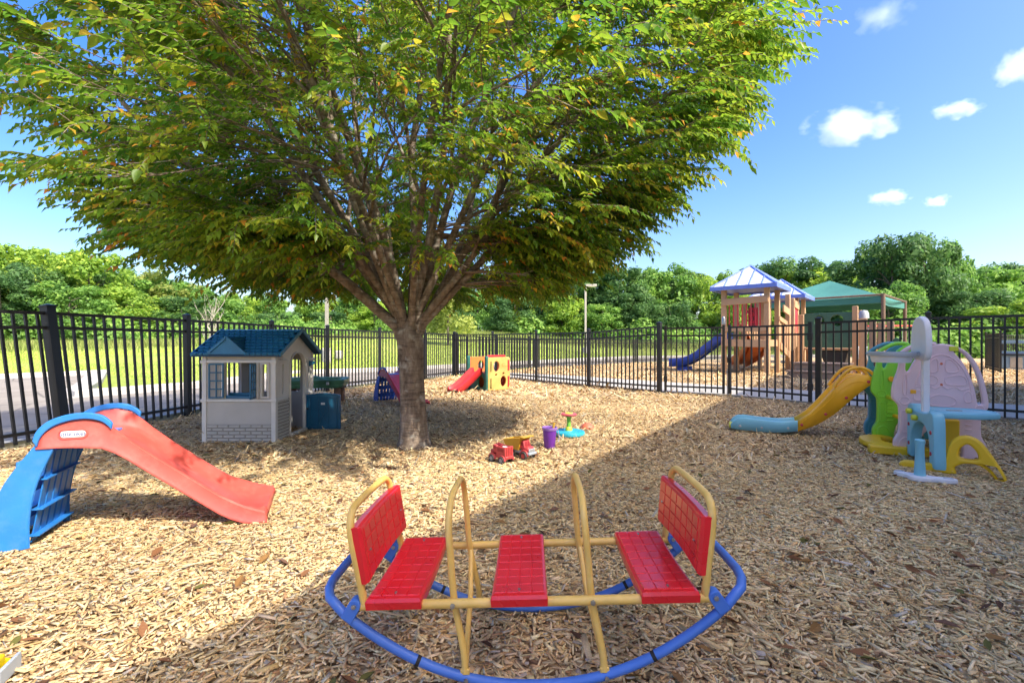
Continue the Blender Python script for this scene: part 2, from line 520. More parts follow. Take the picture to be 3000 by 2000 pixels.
edge = sweep_xy([(-2.12, 15.9), (-2.78, 14.15), (-3.66, 12.55), (-4.38, 10.85), (-4.76, 9.0), (-5.07, 7.15), (-5.26, 5.35), (-5.6, 3.55), (-5.95, 1.8), (-6.3, -4)],
                [(-.08, -.03), (-.08, .06), (.08, .06), (.08, -.03)])
setp(edge.build('border_kerb', M_['concrete'], None, False), 'low concrete border running outside the black fence beside the road', 'kerb')

def chip_mesh(name, N, dmin, dmax, ln, wd, quad, seed, mat_, poly=MULCH, zbase=.0, kmix=None, xr=None):
    g = np.random.default_rng(seed)
    d = np.sqrt(g.uniform(dmin ** 2, dmax ** 2, N * 2))
    x = g.uniform(-1.16, 1.16, N * 2) * (d + .35)
    ok = inpoly(x, d, poly) & ~inpoly(x, d, PATH)
    x = x[ok][:N]; d = d[ok][:N]; n = len(x)
    L = g.lognormal(-.08, .58, n) * ln / 2; W = np.minimum(g.lognormal(-.05, .45, n) * wd / 2, L * .75); T = g.uniform(.0012, .0035, n) * (ln / .034)
    yaw = g.uniform(0, 2 * np.pi, n); pit = g.normal(0, .32 if quad else .15, n); rol = g.normal(0, .42 if quad else .24, n)
    z = zbase + g.uniform(0, 1, n) ** 1.3 * .016 + np.abs(np.sin(pit)) * L * .7
    tap = g.uniform(.35, 1.0, (n, 2)); skew = g.normal(0, .25, n)
    cx = np.stack([-L, -L, L, L], 1); cyy = np.stack([-W * tap[:, 0], W * tap[:, 0], W * tap[:, 1], -W * tap[:, 1]], 1)
    cx = cx + (cyy * skew[:, None])
    if quad:
        lx = cx; ly = cyy; lz = np.zeros_like(cx)
        lz[:, 2:] += g.normal(0, .15, (n, 1)) * W[:, None]
    else:
        lx = np.concatenate([cx, cx * .96], 1); ly = np.concatenate([cyy, cyy * 1.12], 1)
        lz = np.concatenate([np.repeat(T[:, None], 4, 1), -np.repeat(T[:, None], 4, 1)], 1)
    cp, sp = np.cos(pit)[:, None], np.sin(pit)[:, None]; cr, sr = np.cos(rol)[:, None], np.sin(rol)[:, None]; cw, sw = np.cos(yaw)[:, None], np.sin(yaw)[:, None]
    y1 = ly * cr - lz * sr; z1 = ly * sr + lz * cr
    x2 = lx * cp + z1 * sp; z2 = -lx * sp + z1 * cp
    X = x2 * cw - y1 * sw + x[:, None]; Y = x2 * sw + y1 * cw + d[:, None]; Z = z2 + z[:, None]
    k = X.shape[1]
    V = np.stack([X, Y, Z], -1).reshape(-1, 3)
    b = (np.arange(n) * k)[:, None]
    quads = [[0, 3, 2, 1]] if quad else [[0, 3, 2, 1], [0, 1, 5, 4], [1, 2, 6, 5], [2, 3, 7, 6], [3, 0, 4, 7]]
    F = (b[:, None, :] + np.array(quads)[None]).reshape(-1, 4)
    me = bpy.data.meshes.new(name)
    me.vertices.add(len(V)); me.vertices.foreach_set('co', V.ravel())
    me.loops.add(F.size); me.loops.foreach_set('vertex_index', F.ravel().astype(np.int32))
    me.polygons.add(len(F)); me.polygons.foreach_set('loop_start', (np.arange(len(F)) * 4).astype(np.int32))
    me.update(calc_edges=True)
    # colour of each chip: tan, pale, honey, bark brown, grey
    pal = np.array([(.66, .475, .21), (.78, .62, .33), (.62, .395, .14), (.72, .56, .27), (.27, .15, .065), (.50, .455, .35), (.40, .225, .09)])
    pr = np.array([.30, .22, .14, .22, .035, .055, .03]); pr /= pr.sum()
    ci = g.choice(len(pal), n, p=pr)
    dk = .97 + .16 * (np.sin(x * 1.7 + 2 * np.sin(d * .9)) * np.sin(d * 1.3 + 1.5 * np.sin(x * .8)))
    col = pal[ci] * g.uniform(.55 if quad else .75, 1.2, (n, 1)) * np.clip(dk, .8, 1.08)[:, None] * np.array([1.10, 1.02, .95]) * (1 + g.normal(0, .03, (n, 3)))
    col = col * .84 + col.mean(1, keepdims=True) * .16
    col = np.clip(np.concatenate([col, np.ones((n, 1))], 1), 0, 1)
    at = me.attributes.new('col', 'FLOAT_COLOR', 'POINT')
    at.data.foreach_set('color', np.repeat(col, k, 0).astype(np.float32).ravel())
    me.materials.append(mat_)
    o = link(name, me)
    return setp(o, kind='stuff')
CHIP = attrmat('wood_chip')
o = chip_mesh('wood_chips', 112000, .85, 4.3, .029, .0082, False, 1, CHIP); o['label'] = 'loose pale wood chips covering the play yard'
o = chip_mesh('wood_chips', 140000, 4.1, 9.2, .037, .0112, True, 2, CHIP); o['label'] = 'wood chips spread round the tree and the far toys'
o = chip_mesh('wood_chips', 150000, 8.8, 26, .070, .022, True, 3, CHIP); o['label'] = 'wood chips on the ground of the far playground'

# fallen dry leaves
def fallen(N, seed):
    g = random.Random(seed); V = []; F = []; col = []
    for i in range(N):
        d = math.sqrt(g.uniform(1.0, 7.5 ** 2)); x = g.uniform(-1.1, 1.1) * d
        if not inpoly(np.array([x]), np.array([d]), MULCH)[0]: continue
        s = g.uniform(.022, .042); a = g.uniform(0, 6.28); cu = g.uniform(.15, .6)
        M = Matrix.Translation((x, d, .020)) @ Matrix.Rotation(a, 4, 'Z') @ Matrix.Rotation(g.gauss(0, .3), 4, 'X') @ Matrix.Rotation(g.gauss(0, .2), 4, 'Y')
        b = len(V)
        for (u, v, w) in ((-1, 0, .1), (-.3, -.42, cu), (-.3, .42, cu), (.35, -.36, cu * .8), (.35, .36, cu * .8), (1.1, 0, cu * .5), (-.3, 0, 0), (.35, 0, 0)):
            V.append(M @ Vector((u * s, v * s, w * s * .6)))
        F += [(b, b + 1, b + 6), (b, b + 6, b + 2), (b + 1, b + 3, b + 7, b + 6), (b + 6, b + 7, b + 4, b + 2), (b + 3, b + 5, b + 7), (b + 7, b + 5, b + 4)]
        c = g.choice([(.16, .07, .03), (.22, .10, .045), (.10, .05, .03), (.26, .14, .05), (.12, .11, .03), (.17, .09, .06)])
        col += [(*c, 1)] * 8
    me = bpy.data.meshes.new('fallen_leaves'); me.from_pydata([tuple(v) for v in V], [], F)
    at = me.attributes.new('col', 'FLOAT_COLOR', 'POINT'); at.data.foreach_set('color', np.array(col, np.float32).ravel())
    finish(me, CHIP, True, 60)
    o = setp(link('fallen_leaves', me), kind='stuff'); o['label'] = 'curled brown fallen leaves scattered on the wood chips'
fallen(900, 5)

# ---- meadow grass blades and undergrowth are counted as stuff
def blades(name, N, sampler, h0, h1, w, cols, seed, label):
    g = np.random.default_rng(seed)
    x, y, hs = sampler(g, N); n = len(x)
    z = rise(x, y) - .03
    a = g.uniform(0, np.pi, n); h = g.uniform(h0, h1, n) * hs; lean = g.normal(0, .25, (n, 2)) * h[:, None]
    dx = np.cos(a) * w / 2; dy = np.sin(a) * w / 2
    V = np.stack([np.stack([x - dx, y - dy, z], -1), np.stack([x + dx, y + dy, z], -1), np.stack([x + lean[:, 0], y + lean[:, 1], z + h], -1)], 1).reshape(-1, 3)
    F = np.arange(n * 3).reshape(-1, 3)
    me = bpy.data.meshes.new(name)
    me.vertices.add(len(V)); me.vertices.foreach_set('co', V.ravel())
    me.loops.add(F.size); me.loops.foreach_set('vertex_index', F.ravel().astype(np.int32))
    me.polygons.add(len(F)); me.polygons.foreach_set('loop_start', (np.arange(len(F)) * 3).astype(np.int32))
    me.update(calc_edges=True)
    cols = np.array(cols); col = cols[g.integers(0, len(cols), n)] * g.uniform(.75, 1.25, (n, 1))
    at = me.attributes.new('col', 'FLOAT_COLOR', 'POINT')
    at.data.foreach_set('color', np.repeat(np.concatenate([col, np.ones((n, 1))], 1), 3, 0).astype(np.float32).ravel())
    me.materials.append(GRASSM)
    o = setp(link(name, me), kind='stuff'); o['label'] = label
GRASSM = attrmat('grass_blade', .8)
def samp_lawn(g, N):
    y = np.sqrt(g.uniform(10 ** 2, 40 ** 2, N)); x = g.uniform(-1.12, .55, N) * y
    ok = (y > np.interp(x, KX, KY) + .35) & ~inpoly(x, y, [(-60, -30)] + KERB + NEAR_EDGE) & ~inpoly(x, y, MULCH)
    return x[ok], y[ok], np.ones(ok.sum())
blades('lawn_grass', 120000, samp_lawn, .04, .10, .03, [(.30, .40, .06), (.38, .47, .09), (.45, .50, .13), (.26, .37, .05)], 11, 'short sunlit lawn grass beyond the road')
# ================================================================== fences and gates
def unit_box(name, mat_):
    mb = MB(); mb.box((0, 0, 0), (1, 1, 1)); return mb.mesh(name, mat_, False)
FB = M_['fence_black']
PICK = unit_box('picket', FB); RAIL = unit_box('rail', FB); POST = unit_box('post', FB)
cm = MB()
cm.add([(-.5, -.5, 0), (.5, -.5, 0), (.5, .5, 0), (-.5, .5, 0), (-.5, -.5, .35), (.5, -.5, .35), (.5, .5, .35), (-.5, .5, .35), (0, 0, .75)],
       [(0, 1, 5, 4), (1, 2, 6, 5), (2, 3, 7, 6), (3, 0, 4, 7), (4, 5, 8), (5, 6, 8), (6, 7, 8), (7, 4, 8)])
CAP = cm.mesh('post_cap', FB, False)

def stick(name, me, p0, p1, w, d, parent, dirxy=None):
    """unit box stretched from p0 to p1; w across, d along the view"""
    p0 = Vector(p0); p1 = Vector(p1); v = p1 - p0; L = v.length; zx = v / L
    ref = Vector((dirxy[0], dirxy[1], 0)) if dirxy else Vector((0, 0, 1))
    if abs(zx.dot(ref.normalized())) > .98: ref = Vector((0, 0, 1)) if dirxy else Vector((1, 0, 0))
    xx = (ref - zx * ref.dot(zx)).normalized(); yy = zx.cross(xx)
    Mx = Matrix((xx, yy, zx)).transposed().to_4x4()
    o = bpy.data.objects.new(name, me); C.objects.link(o)
    o.parent = parent
    o.matrix_basis = Matrix.Translation((p0 + p1) / 2) @ Mx @ Matrix.Diagonal((w, d, L, 1))
    return o

def panel(A, B, root, spacing=.1145, pick=.024, rails=True, tophalf=.03, stuff=None, n=None):
    """pickets and three rails between two posts; A, B = (base, top)"""
    a0, a1 = Vector(A[0]), Vector(A[1]); b0, b1 = Vector(B[0]), Vector(B[1])
    L = (b0 - a0).length
    if n is None: n = max(3, round(L / spacing) - 1)
    dxy = (b0 - a0).normalized(); dirxy = (dxy.x, dxy.y)
    def at(t, h):      # h measured 0 base .. 1 top
        return a0.lerp(b0, t).lerp(a1.lerp(b1, t), h)
    H = ((a1 - a0).length + (b1 - b0).length) / 2
    hs = {'top': 1 - .035 / H, 'mid': 1 - .20 / H, 'low': .165 / H}
    if rails:
        for k in ('top', 'mid', 'low'):
            stick('rail', RAIL, at(0, hs[k]), at(1, hs[k]), .036, .034, root)
    for i in range(1, n + 1):
        t = i / (n + 1)
        jig = rng.uniform(-.006, .006)
        if stuff is not None:
            stuff.bar(at(t, .055), at(t, hs['top'] + .004), pick, pick, (dxy.x, dxy.y, 0))
        else:
            stick('picket', PICK, at(t, (.06 + jig) / H), at(t, hs['top'] + .005), pick, pick, root, dirxy)

def post(root, base, top, w, dirxy):
    p = stick('post', POST, base, Vector(top) + (Vector(top) - Vector(base)).normalized() * .035, w, w, root, dirxy)
    c = bpy.data.objects.new('post_cap', CAP); C.objects.link(c); c.parent = p
    L = p.matrix_basis.to_scale().z
    c.matrix_basis = Matrix.Translation((0, 0, .5)) @ Matrix.Diagonal((1.16, 1.16, .055 / L, 1))
    return p

def fence(name, label, pts, w=.062, skip=(), group=None, stuff_from=None):
    """pts: list of (base, top, post width or None)"""
    root = thing(name, label, 'fence', group=group)
    for i, q in enumerate(pts):
        j = min(i + 1, len(pts) - 1); k = max(0, j - 1)
        d = (Vector(pts[j][0]) - Vector(pts[k][0])).normalized()
        pw = q[2] if len(q) > 2 and q[2] else w
        post(root, q[0], q[1], pw, (d.x, d.y))
    sb = MB() if stuff_from is not None else None
    for i in range(len(pts) - 1):
        if i in skip: continue
        panel(pts[i], pts[i + 1], root, stuff=sb if (stuff_from is not None and i >= stuff_from) else None)
    if sb is not None and sb.v:
        o = sb.build('picket', FB, root, False); o['kind'] = 'stuff'
    return root

def up(x, y, h=1.5, z=-.02, dx=0, dy=0): return ((x, y, z), (x + dx, y + dy, h))
LEFT = [up(-5.75, 1.8, 1.42, dx=-.19), up(-5.42, 3.58, 1.44, dx=-.19), (*up(-5.09, 5.34, 1.475, dx=-.19), .095), (*up(-4.90, 7.1, 1.475, dx=-.02), .075), up(-4.58, 8.94, 1.47),
        up(-4.22, 10.74, 1.45), up(-3.50, 12.42, 1.44), up(-2.60, 14.0, 1.44), up(-1.94, 15.7, 1.42)]
fence('metal_fence', 'black metal picket fence running from the red slide past the playhouse along the road', LEFT)
MIDF = [up(-1.90, 15.64, 1.42), up(-.62, 15.0, 1.41), up(.70, 13.5, 1.41), (*up(1.94, 11.86, 1.40), .075), (*up(3.24, 10.32, 1.50), .085)]
fence('metal_fence', 'black metal picket fence behind the cube climber, ending at the gate', MIDF)
RIGHTF = [(*up(5.42, 8.30, 1.49), .085), up(6.44, 7.26, 1.52), up(7.75, 5.93, 1.52), up(9.0, 4.65, 1.52)]
fence('metal_fence', 'black metal picket fence behind the pink climber and basketball hoop', RIGHTF)
FARF = [up(-1.86, 15.76, 1.38), up(-.6, 18.05, 1.35), up(.75, 20.5, 1.33), up(2.6, 22.35, 1.32), up(4.9, 24.25, 1.32), up(6.9, 26.15, 1.32), up(8.9, 28.05, 1.32), up(11.3, 29.98, 1.32), up(13.6, 31.5, 1.35),
        up(16, 33.2, 1.35), up(18.4, 34.8, 1.4), up(20.6, 36.1, 1.4), up(24, 36.3, 1.4), up(28, 36.3, 1.4), up(32, 36.2, 1.4), up(36, 36.1, 1.4), up(40, 36, 1.4)]
fence('metal_fence', 'low black metal fence along the far side of the big playground', FARF, .055, stuff_from=7)
SIDEF = [up(17.9, 17.2, 1.5), up(18.7, 18.2, 1.5), up(20.1, 19.9, 1.5), up(22.6, 21.6, 1.5), up(26, 22.4, 1.5)]
fence('metal_fence', 'short black metal fence beside the grey toy kitchen', SIDEF, .06)

def gate(label, a, b, h, hinge_at_b):
    root = thing('metal_gate', label, 'gate', group=None)
    a = Vector(a); b = Vector(b); d = (b - a).normalized()
    A = (tuple(a), (a.x, a.y, h)); B = (tuple(b), (b.x, b.y, h))
    for p in (a, b):
        stick('gate_stile', POST, (p.x, p.y, .05), (p.x, p.y, h + .02), .05, .05, root, (d.x, d.y))
    panel(A, B, root, n=9)
    hp = b if hinge_at_b else a
    for z in (.32, 1.22):
        mb = MB(); mb.box((hp.x, hp.y, z), (.07, .07, .13), rz=math.atan2(d.y, d.x)); mb.build('hinge', FB, root, False, bevel=.006)
    return root
g1 = gate('black gate leaf with drop rod, hinged beside the concrete path', (3.36, 10.27, .0), (4.40, 9.76, .0), 1.46, False)
mb = MB(); mb.tube([(4.45, 9.70, -.02), (4.45, 9.70, .55)], .010, 8); mb.tube([(4.45, 9.70, .5), (4.40, 9.66, .5)], .008, 6)
mb.build('drop_rod', M_['steel'], g1)
mb = MB(); mb.lathe([(0, 0), (.035, 0), (.035, .12), (.02, .16), (0, .16)], 12, Matrix.Translation((4.40, 9.76, 1.49))); mb.build('latch', M_['steel'], g1)
g2 = gate('black gate leaf in shade, hinged at the double posts', (4.50, 9.70, .0), (5.33, 8.39, .0), 1.46, True)
mb = MB(); mb.box((4.47, 9.66, .75), (.05, .09, .12)); mb.build('latch_plate', FB, g2, False, bevel=.005)

# ================================================================== the house whose shadow crosses the yard (right of the camera)
W_ = Vector((.583, .812, 0)); NB = Vector((-.812, .583, 0))
EAVE0 = Vector((-.44 + .751 * 6.25, 2.745 - .661 * 6.25, 0)); EH = 6.25 * math.tan(R(SUN_EL))
def bpt(t, off, z): 
    p = EAVE0 + W_ * t - NB * off; return Vector((p.x, p.y, z))
T0, T1 = -5.5, 16.2
M_['siding'] = pmat('siding', (.78, .76, .70), .7, var=.06, scale=2, bump=.3, bscale=30)
M_['shingle_grey'] = pmat('shingle_grey', (.10, .095, .09), .9, var=.25, scale=9, bump=.5, bscale=40)
M_['glass_dark'] = pmat('glass_dark', (.03, .04, .05), .08, var=.1)
bld = thing('school_building', 'long cream building beside the play yard, shading it', 'building', bpt(5, 4, 0))
bi = Matrix.Translation(-bpt(5, 4, 0))
def quadbox(mb, t0, t1, o0, o1, z0, z1):
    vs = [bi @ bpt(t, o, z) for z in (z0, z1) for o in (o0, o1) for t in (t0, t1)]
    mb.add(vs, [(0, 2, 3, 1), (4, 5, 7, 6), (0, 1, 5, 4), (2, 6, 7, 3), (0, 4, 6, 2), (1, 3, 7, 5)])
mb = MB(); quadbox(mb, T0 + .4, T1 - .4, .5, 7.5, 0, EH - .25)
mb.build('wall', M_['siding'], bld, False)
mb = MB()
vs = [bi @ bpt(t, o, z) for t in (T0, T1) for o, z in ((0, EH), (0, EH - .22), (8, EH - .22), (8, EH), (4, EH + 1.2))]
mb.add(vs, [(0, 1, 2, 3, 4), (9, 8, 7, 6, 5), (0, 5, 6, 1), (1, 6, 7, 2), (2, 7, 8, 3), (3, 8, 9, 4), (4, 9, 5, 0)])
mb.build('roof', M_['shingle_grey'], bld, False)
for k, t in enumerate(np.arange(T0 + 2, T1 - 2, 3.2)):
    for z in (.9, 3.5):
        mb = MB(); quadbox(mb, t, t + 1.2, .47, .52, z, z + 1.5); w_ = mb.build('window', M_['glass_dark'], bld, False)
        mb = MB()
        for (a, b, c, d_) in ((t - .08, t + 1.28, z - .08, z), (t - .08, t + 1.28, z + 1.5, z + 1.58), (t - .08, t, z, z + 1.5), (t + 1.2, t + 1.28, z, z + 1.5), (t, t + 1.2, z + .72, z + .77)):
            quadbox(mb, a, b, .42, .51, c, d_)
        mb.build('frame', M_['white_plastic'], w_, False)
# ================================================================== the big shade tree
TX, TY = -1.05, 5.0
def bark_material(name, c0, c1, c2, lich):
    m, nt, n, l, b = newmat(name)
    tc = n.new('ShaderNodeTexCoord')
    mp = n.new('ShaderNodeMapping'); mp.inputs['Scale'].default_value = (14, 14, 5)
    l.new(tc.outputs['Object'], mp.inputs['Vector'])
    a = n.new('ShaderNodeTexNoise'); a.inputs['Scale'].default_value = 1; a.inputs['Detail'].default_value = 9; a.inputs['Roughness'].default_value = .65
    l.new(mp.outputs[0], a.inputs['Vector'])
    mp2 = n.new('ShaderNodeMapping'); mp2.inputs['Scale'].default_value = (6, 6, 60)
    l.new(tc.outputs['Object'], mp2.inputs['Vector'])
    w = n.new('ShaderNodeTexNoise'); w.inputs['Scale'].default_value = 1; w.inputs['Detail'].default_value = 4
    l.new(mp2.outputs[0], w.inputs['Vector'])
    c = n.new('ShaderNodeValToRGB'); e = c.color_ramp.elements
    e[0].position = .28; e[0].color = (*c0, 1); e[1].position = .72; e[1].color = (*c2, 1); x = e.new(.5); x.color = (*c1, 1)
    l.new(a.outputs['Fac'], c.inputs['Fac'])
    li = n.new('ShaderNodeTexNoise'); li.inputs['Scale'].default_value = 11; li.inputs['Detail'].default_value = 6
    l.new(tc.outputs['Object'], li.inputs['Vector'])
    mr = n.new('ShaderNodeMapRange'); mr.inputs[1].default_value = .56; mr.inputs[2].default_value = .70; mr.inputs[4].default_value = .75
    l.new(li.outputs['Fac'], mr.inputs[0])
    mx = n.new('ShaderNodeMix'); mx.data_type = 'RGBA'; l.new(mr.outputs[0], mx.inputs[0]); l.new(c.outputs['Color'], mx.inputs[6]); mx.inputs[7].default_value = (*lich, 1)
    st = n.new('ShaderNodeMapRange'); st.inputs[1].default_value = .35; st.inputs[2].default_value = .5; st.inputs[3].default_value = .62; st.inputs[4].default_value = 1.0
    l.new(w.outputs['Fac'], st.inputs[0])
    m2 = n.new('ShaderNodeMix'); m2.data_type = 'RGBA'; m2.blend_type = 'MULTIPLY'; m2.inputs[0].default_value = 1
    l.new(mx.outputs[2], m2.inputs[6]); l.new(st.outputs[0], m2.inputs[7])
    l.new(m2.outputs[2], b.inputs['Base Color']); b.inputs['Roughness'].default_value = .9; b.inputs['Specular IOR Level'].default_value = .2
    ad = n.new('ShaderNodeMath'); ad.operation = 'ADD'; l.new(a.outputs['Fac'], ad.inputs[0]); l.new(w.outputs['Fac'], ad.inputs[1])
    bp = n.new('ShaderNodeBump'); bp.inputs['Strength'].default_value = .9; bp.inputs['Distance'].default_value = .012
    l.new(ad.outputs[0], bp.inputs['Height']); l.new(bp.outputs[0], b.inputs['Normal'])
    return m
BARK = bark_material('tree_bark', (.08, .055, .038), (.22, .165, .12), (.37, .30, .23), (.44, .41, .34))
LEAFCOLS = [(0, (0.056, 0.146, 0.018)), (.30, (0.120, 0.223, 0.020)), (.55, (0.215, 0.300, 0.024)), (.75, (0.349, 0.360, 0.032)), (.88, (0.476, 0.291, 0.034)), (1, (0.571, 0.184, 0.040))]
LEAF = leafmat('tree_leaf', LEAFCOLS, .5, .42)
LEAF1 = leafmat('tree_leaf_single', [(c[0] * 1.6 - .05 if c[0] < .8 else .93 + c[0] * .07, c[1]) for c in LEAFCOLS[:5] if c[0] * 1.6 < .98 or c[0] > .8], .5, .42, attr=False)

tree = thing('shade_tree', 'big broad tree with low fork and olive-green leaves in the middle of the yard', 'tree', (TX, TY, 0))
g = random.Random(21)
wood = MB(); thin = MB(); sprays = []

def env_ok(p):
    """inside the crown? p relative to the trunk base"""
    r = math.hypot(p.x, p.y)
    near = max(0, -p.y / (r + 1e-6)) * min(1, r / 2.2)          # towards the camera
    lo = float(np.interp(r, [0, 1.2, 2.1, 3.0, 3.6, 4.1, 4.6], [1.85, 1.75, 1.78, 2.25, 2.85, 3.5, 4.2])) + .28 * near
    if p.x > 1.3: lo += .50 * (p.x - 1.3)
    if p.x < -2.0: lo += .30 * (-p.x - 2.0)
    hi = 6.9 * math.sqrt(max(0, 1 - (r / 5.0) ** 2))
    return lo < p.z < hi and r < 4.6 - .5 * max(0, p.x / (r + 1e-6))

def inner(p):
    r = math.hypot(p.x, p.y)
    return r < 3.0 and 2.75 < p.z < 5.2 - .3 * r

def thinning(p):
    t = .66 if inner(p) else 0.0
    if p.y < .2 and -3.0 < p.x < 2.1 and p.z > 2.25: t = max(t, .60)
    return max(t, .12)
    return t

def path(p, d, L, n, wob, lift):
    pts = [p.copy()]; d = d.normalized()
    for i in range(n):
        d = (d + Vector((g.gauss(0, wob), g.gauss(0, wob), g.gauss(0, wob) + lift))).normalized()
        pts.append(pts[-1] + d * (L / n))
    return pts, d

# trunk: flared base, uneven girth, swelling into the fork
tr_z = [-.06, .0, .06, .16, .32, .52, .75, .95, 1.10, 1.24, 1.36]
tr_r = [.205, .186, .164, .148, .137, .130, .127, .128, .134, .128, .08]
rows = []
NS = 36
for z, r in zip(tr_z, tr_r):
    row = []
    for k in range(NS + 1):
        a = 2 * math.pi * (k % NS) / NS
        fl = .07 * math.sin(3 * a + .6) * max(0, 1 - z / .5) + .045 * math.sin(5 * a + z * 2) + .06 * max(0, z - .8) * math.sin(4 * a + 1)
        rr = r * (1 + fl) + .008 * mnoise.noise(Vector((math.cos(a) * 3, math.sin(a) * 3, z * 5)))
        row.append((rr * math.cos(a) - .03 * z, rr * math.sin(a) + .01 * math.sin(z * 3), z))
    rows.append(row)
tk = MB(); tk.grid(rows)

LIMBS = [((-1.0, .05), 45, .060, 4.3), ((-.95, .30), 50, .046, 4.6), ((-.9, -.25), 53, .044, 4.8), ((-.70, .15), 60, .050, 5.0), ((-.5, -.35), 65, .040, 5.0), ((-.35, .35), 70, .044, 5.1), ((-.18, -.10), 78, .052, 5.2), ((.05, .22), 83, .050, 5.2),
         ((.16, -.16), 77, .044, 5.1), ((.34, .10), 70, .046, 5.0), ((.52, -.25), 63, .042, 4.8), ((.72, .2), 56, .046, 4.6), ((1.0, -.05), 43, .044, 3.4), ((.9, -.35), 48, .040, 4.0), ((-.5, -.85), 52, .040, 4.2), ((.35, -.93), 54, .038, 4.1),
         ((-.55, .83), 46, .044, 4.2), ((.1, 1.0), 50, .044, 4.2), ((.65, .75), 46, .042, 4.0)]
limb_pts = []
def leafy(p, d, lenf):
    """a drooping spray of leaves on a thin twig"""
    L = g.uniform(.30, .58) * lenf
    dd = Vector((d.x, d.y, d.z * .3 + .05))
    pts, _ = path(p, dd, L, 5, .13, -.09)
    sprays.append(pts)
def sub(p, d, L, r, lvl):
    n = 6 if lvl < 2 else 4
    pts, de = path(p, d, L, n, .07 if lvl < 2 else .11, .012 if lvl == 0 else -.012)
    if lvl > 0:
        for i, q in enumerate(pts):
            rq = math.hypot(q.x, q.y)
            if i >= 1 and ((q.z < 1.72 and lvl > 1) or rq > 4.45 or (rq > 1.5 and not env_ok(q))):
                pts = pts[:i]; break
        if len(pts) < 2: return
    rad = [max(.003, r * (1 - .72 * i / (len(pts) - 1))) for i in range(len(pts))]
    (wood if lvl < 2 else thin).tube(pts, rad, 10 if lvl == 0 else (7 if lvl == 1 else 4), caps=False)
    if lvl == 0: limb_pts.extend(q for q in pts if q.z < 3.2)
    if lvl == 3: return
    cnt = (10, 8, 8)[lvl]
    for k in range(cnt):
        t = lerp((.20, .14, .10)[lvl], 1.0, (k + g.random()) / cnt)
        i = min(int(t * (len(pts) - 1)), len(pts) - 2); q = pts[i].lerp(pts[i + 1], t * (len(pts) - 1) - i)
        dl = (pts[i + 1] - pts[i]).normalized()
        ax = Vector((g.gauss(0, 1), g.gauss(0, 1), g.gauss(0, 1))); ax = (ax - dl * ax.dot(dl)).normalized()
        nd = (Matrix.Rotation(R(g.uniform(26, 58)), 3, ax) @ dl)
        if lvl >= 1: nd.z = nd.z * .55 + g.uniform(-.18, .14)
        outw = Vector((q.x, q.y, 0)); 
        if outw.length > .3: nd += outw.normalized() * .28
        nd.normalize()
        if lvl == 0:
            sub(q, nd, g.uniform(1.2, 2.2) * (1.1 - .45 * t), rad[i] * .55, 1)
        elif lvl == 1:
            sub(q, nd, g.uniform(.55, 1.05), rad[i] * .5, 2)
        else:
            if env_ok(q) and g.random() > thinning(q): leafy(q, nd, 1.0)
    if lvl == 2 and env_ok(pts[-1]): leafy(pts[-1], de, 1.1)
for (ax_, ay_), el, r, L in LIMBS:
    h = math.hypot(ax_, ay_); ce = math.cos(R(el)); se = math.sin(R(el))
    d = Vector((ax_ / h * ce, ay_ / h * ce, se))
    st = Vector((ax_ / h * .038 - .035, ay_ / h * .038, g.uniform(.98, 1.16)))
    pts = [Vector((st.x * .5, st.y * .5, .72)), st]
    d0 = Vector((d.x * .6, d.y * .6, d.z + .4)).normalized()
    pts.append(st + d0 * .28)
    wood.tube([pts[0], pts[1], pts[2]], [r * .7, r * 1.0, r * 1.0], 12, caps=False)
    sub(pts[2], d, L, r, 0)
# the low skirt: branches leaving the limbs near the fork, almost level, drooping at the tips
base_pts = [q for q in limb_pts if 1.45 < q.z < 2.9]
for k in range(80):
    q = g.choice(base_pts); a = math.atan2(q.y, q.x) + g.gauss(0, .5)
    dv = Vector((math.cos(a), math.sin(a), g.uniform(-.16, .16) - .10 * (q.z - 1.6)))
    sub(q.copy(), dv, g.uniform(.9, 2.0), .013, 1)
trunk_o = tk.build('trunk', BARK, tree, True, 60)
wood.build('limb', BARK, tree, True, 60)
thin.build('twig', BARK, tree, True, 60)

# leaves: two ranks along each spray
LT = [(0, 0, 0), (.34, .5, .10), (.34, -.5, .10), (.42, 0, -.02), (1.0, 0, -.16)]
lv = []      # (matrix, tone)
for pts in sprays:
    n = g.randint(15, 22); base_tone = min(.82, max(.05, g.gauss(.40, .17)))
    out_r = math.hypot(pts[0].x, pts[0].y)
    tot = len(pts) - 1
    for k in range(n):
        t = (k + .6) / n; i = min(int(t * tot), tot - 1); q = pts[i].lerp(pts[i + 1], t * tot - i)
        dl = (pts[i + 1] - pts[i]).normalized(); side = 1 if k % 2 else -1
        lat = Vector((-dl.y, dl.x, 0)); lat = lat.normalized() if lat.length > .05 else Vector((1, 0, 0))
        f = (dl * g.uniform(.45, .95) + lat * side * g.uniform(.5, 1.0) + Vector((0, 0, g.uniform(-.55, .0)))).normalized()
        if k == n - 1: f = (dl + Vector((0, 0, -.35))).normalized()
        upv = Vector((g.gauss(0, .33), g.gauss(0, .33), 1)); y = upv.cross(f).normalized(); z = f.cross(y)
        s = g.uniform(.052, .098) * (1 - .25 * abs(t - .6))
        Mx = Matrix.Translation(q) @ Matrix((f, y, z)).transposed().to_4x4() @ Matrix.Diagonal((s, s * g.uniform(.42, .56), s, 1))
        tone = base_tone + g.gauss(0, .11)
        if g.random() < .022: tone = g.uniform(.85, 1)
        lv.append((Mx, min(1, max(0, tone))))
print('sprays', len(sprays), 'leaves', len(lv))
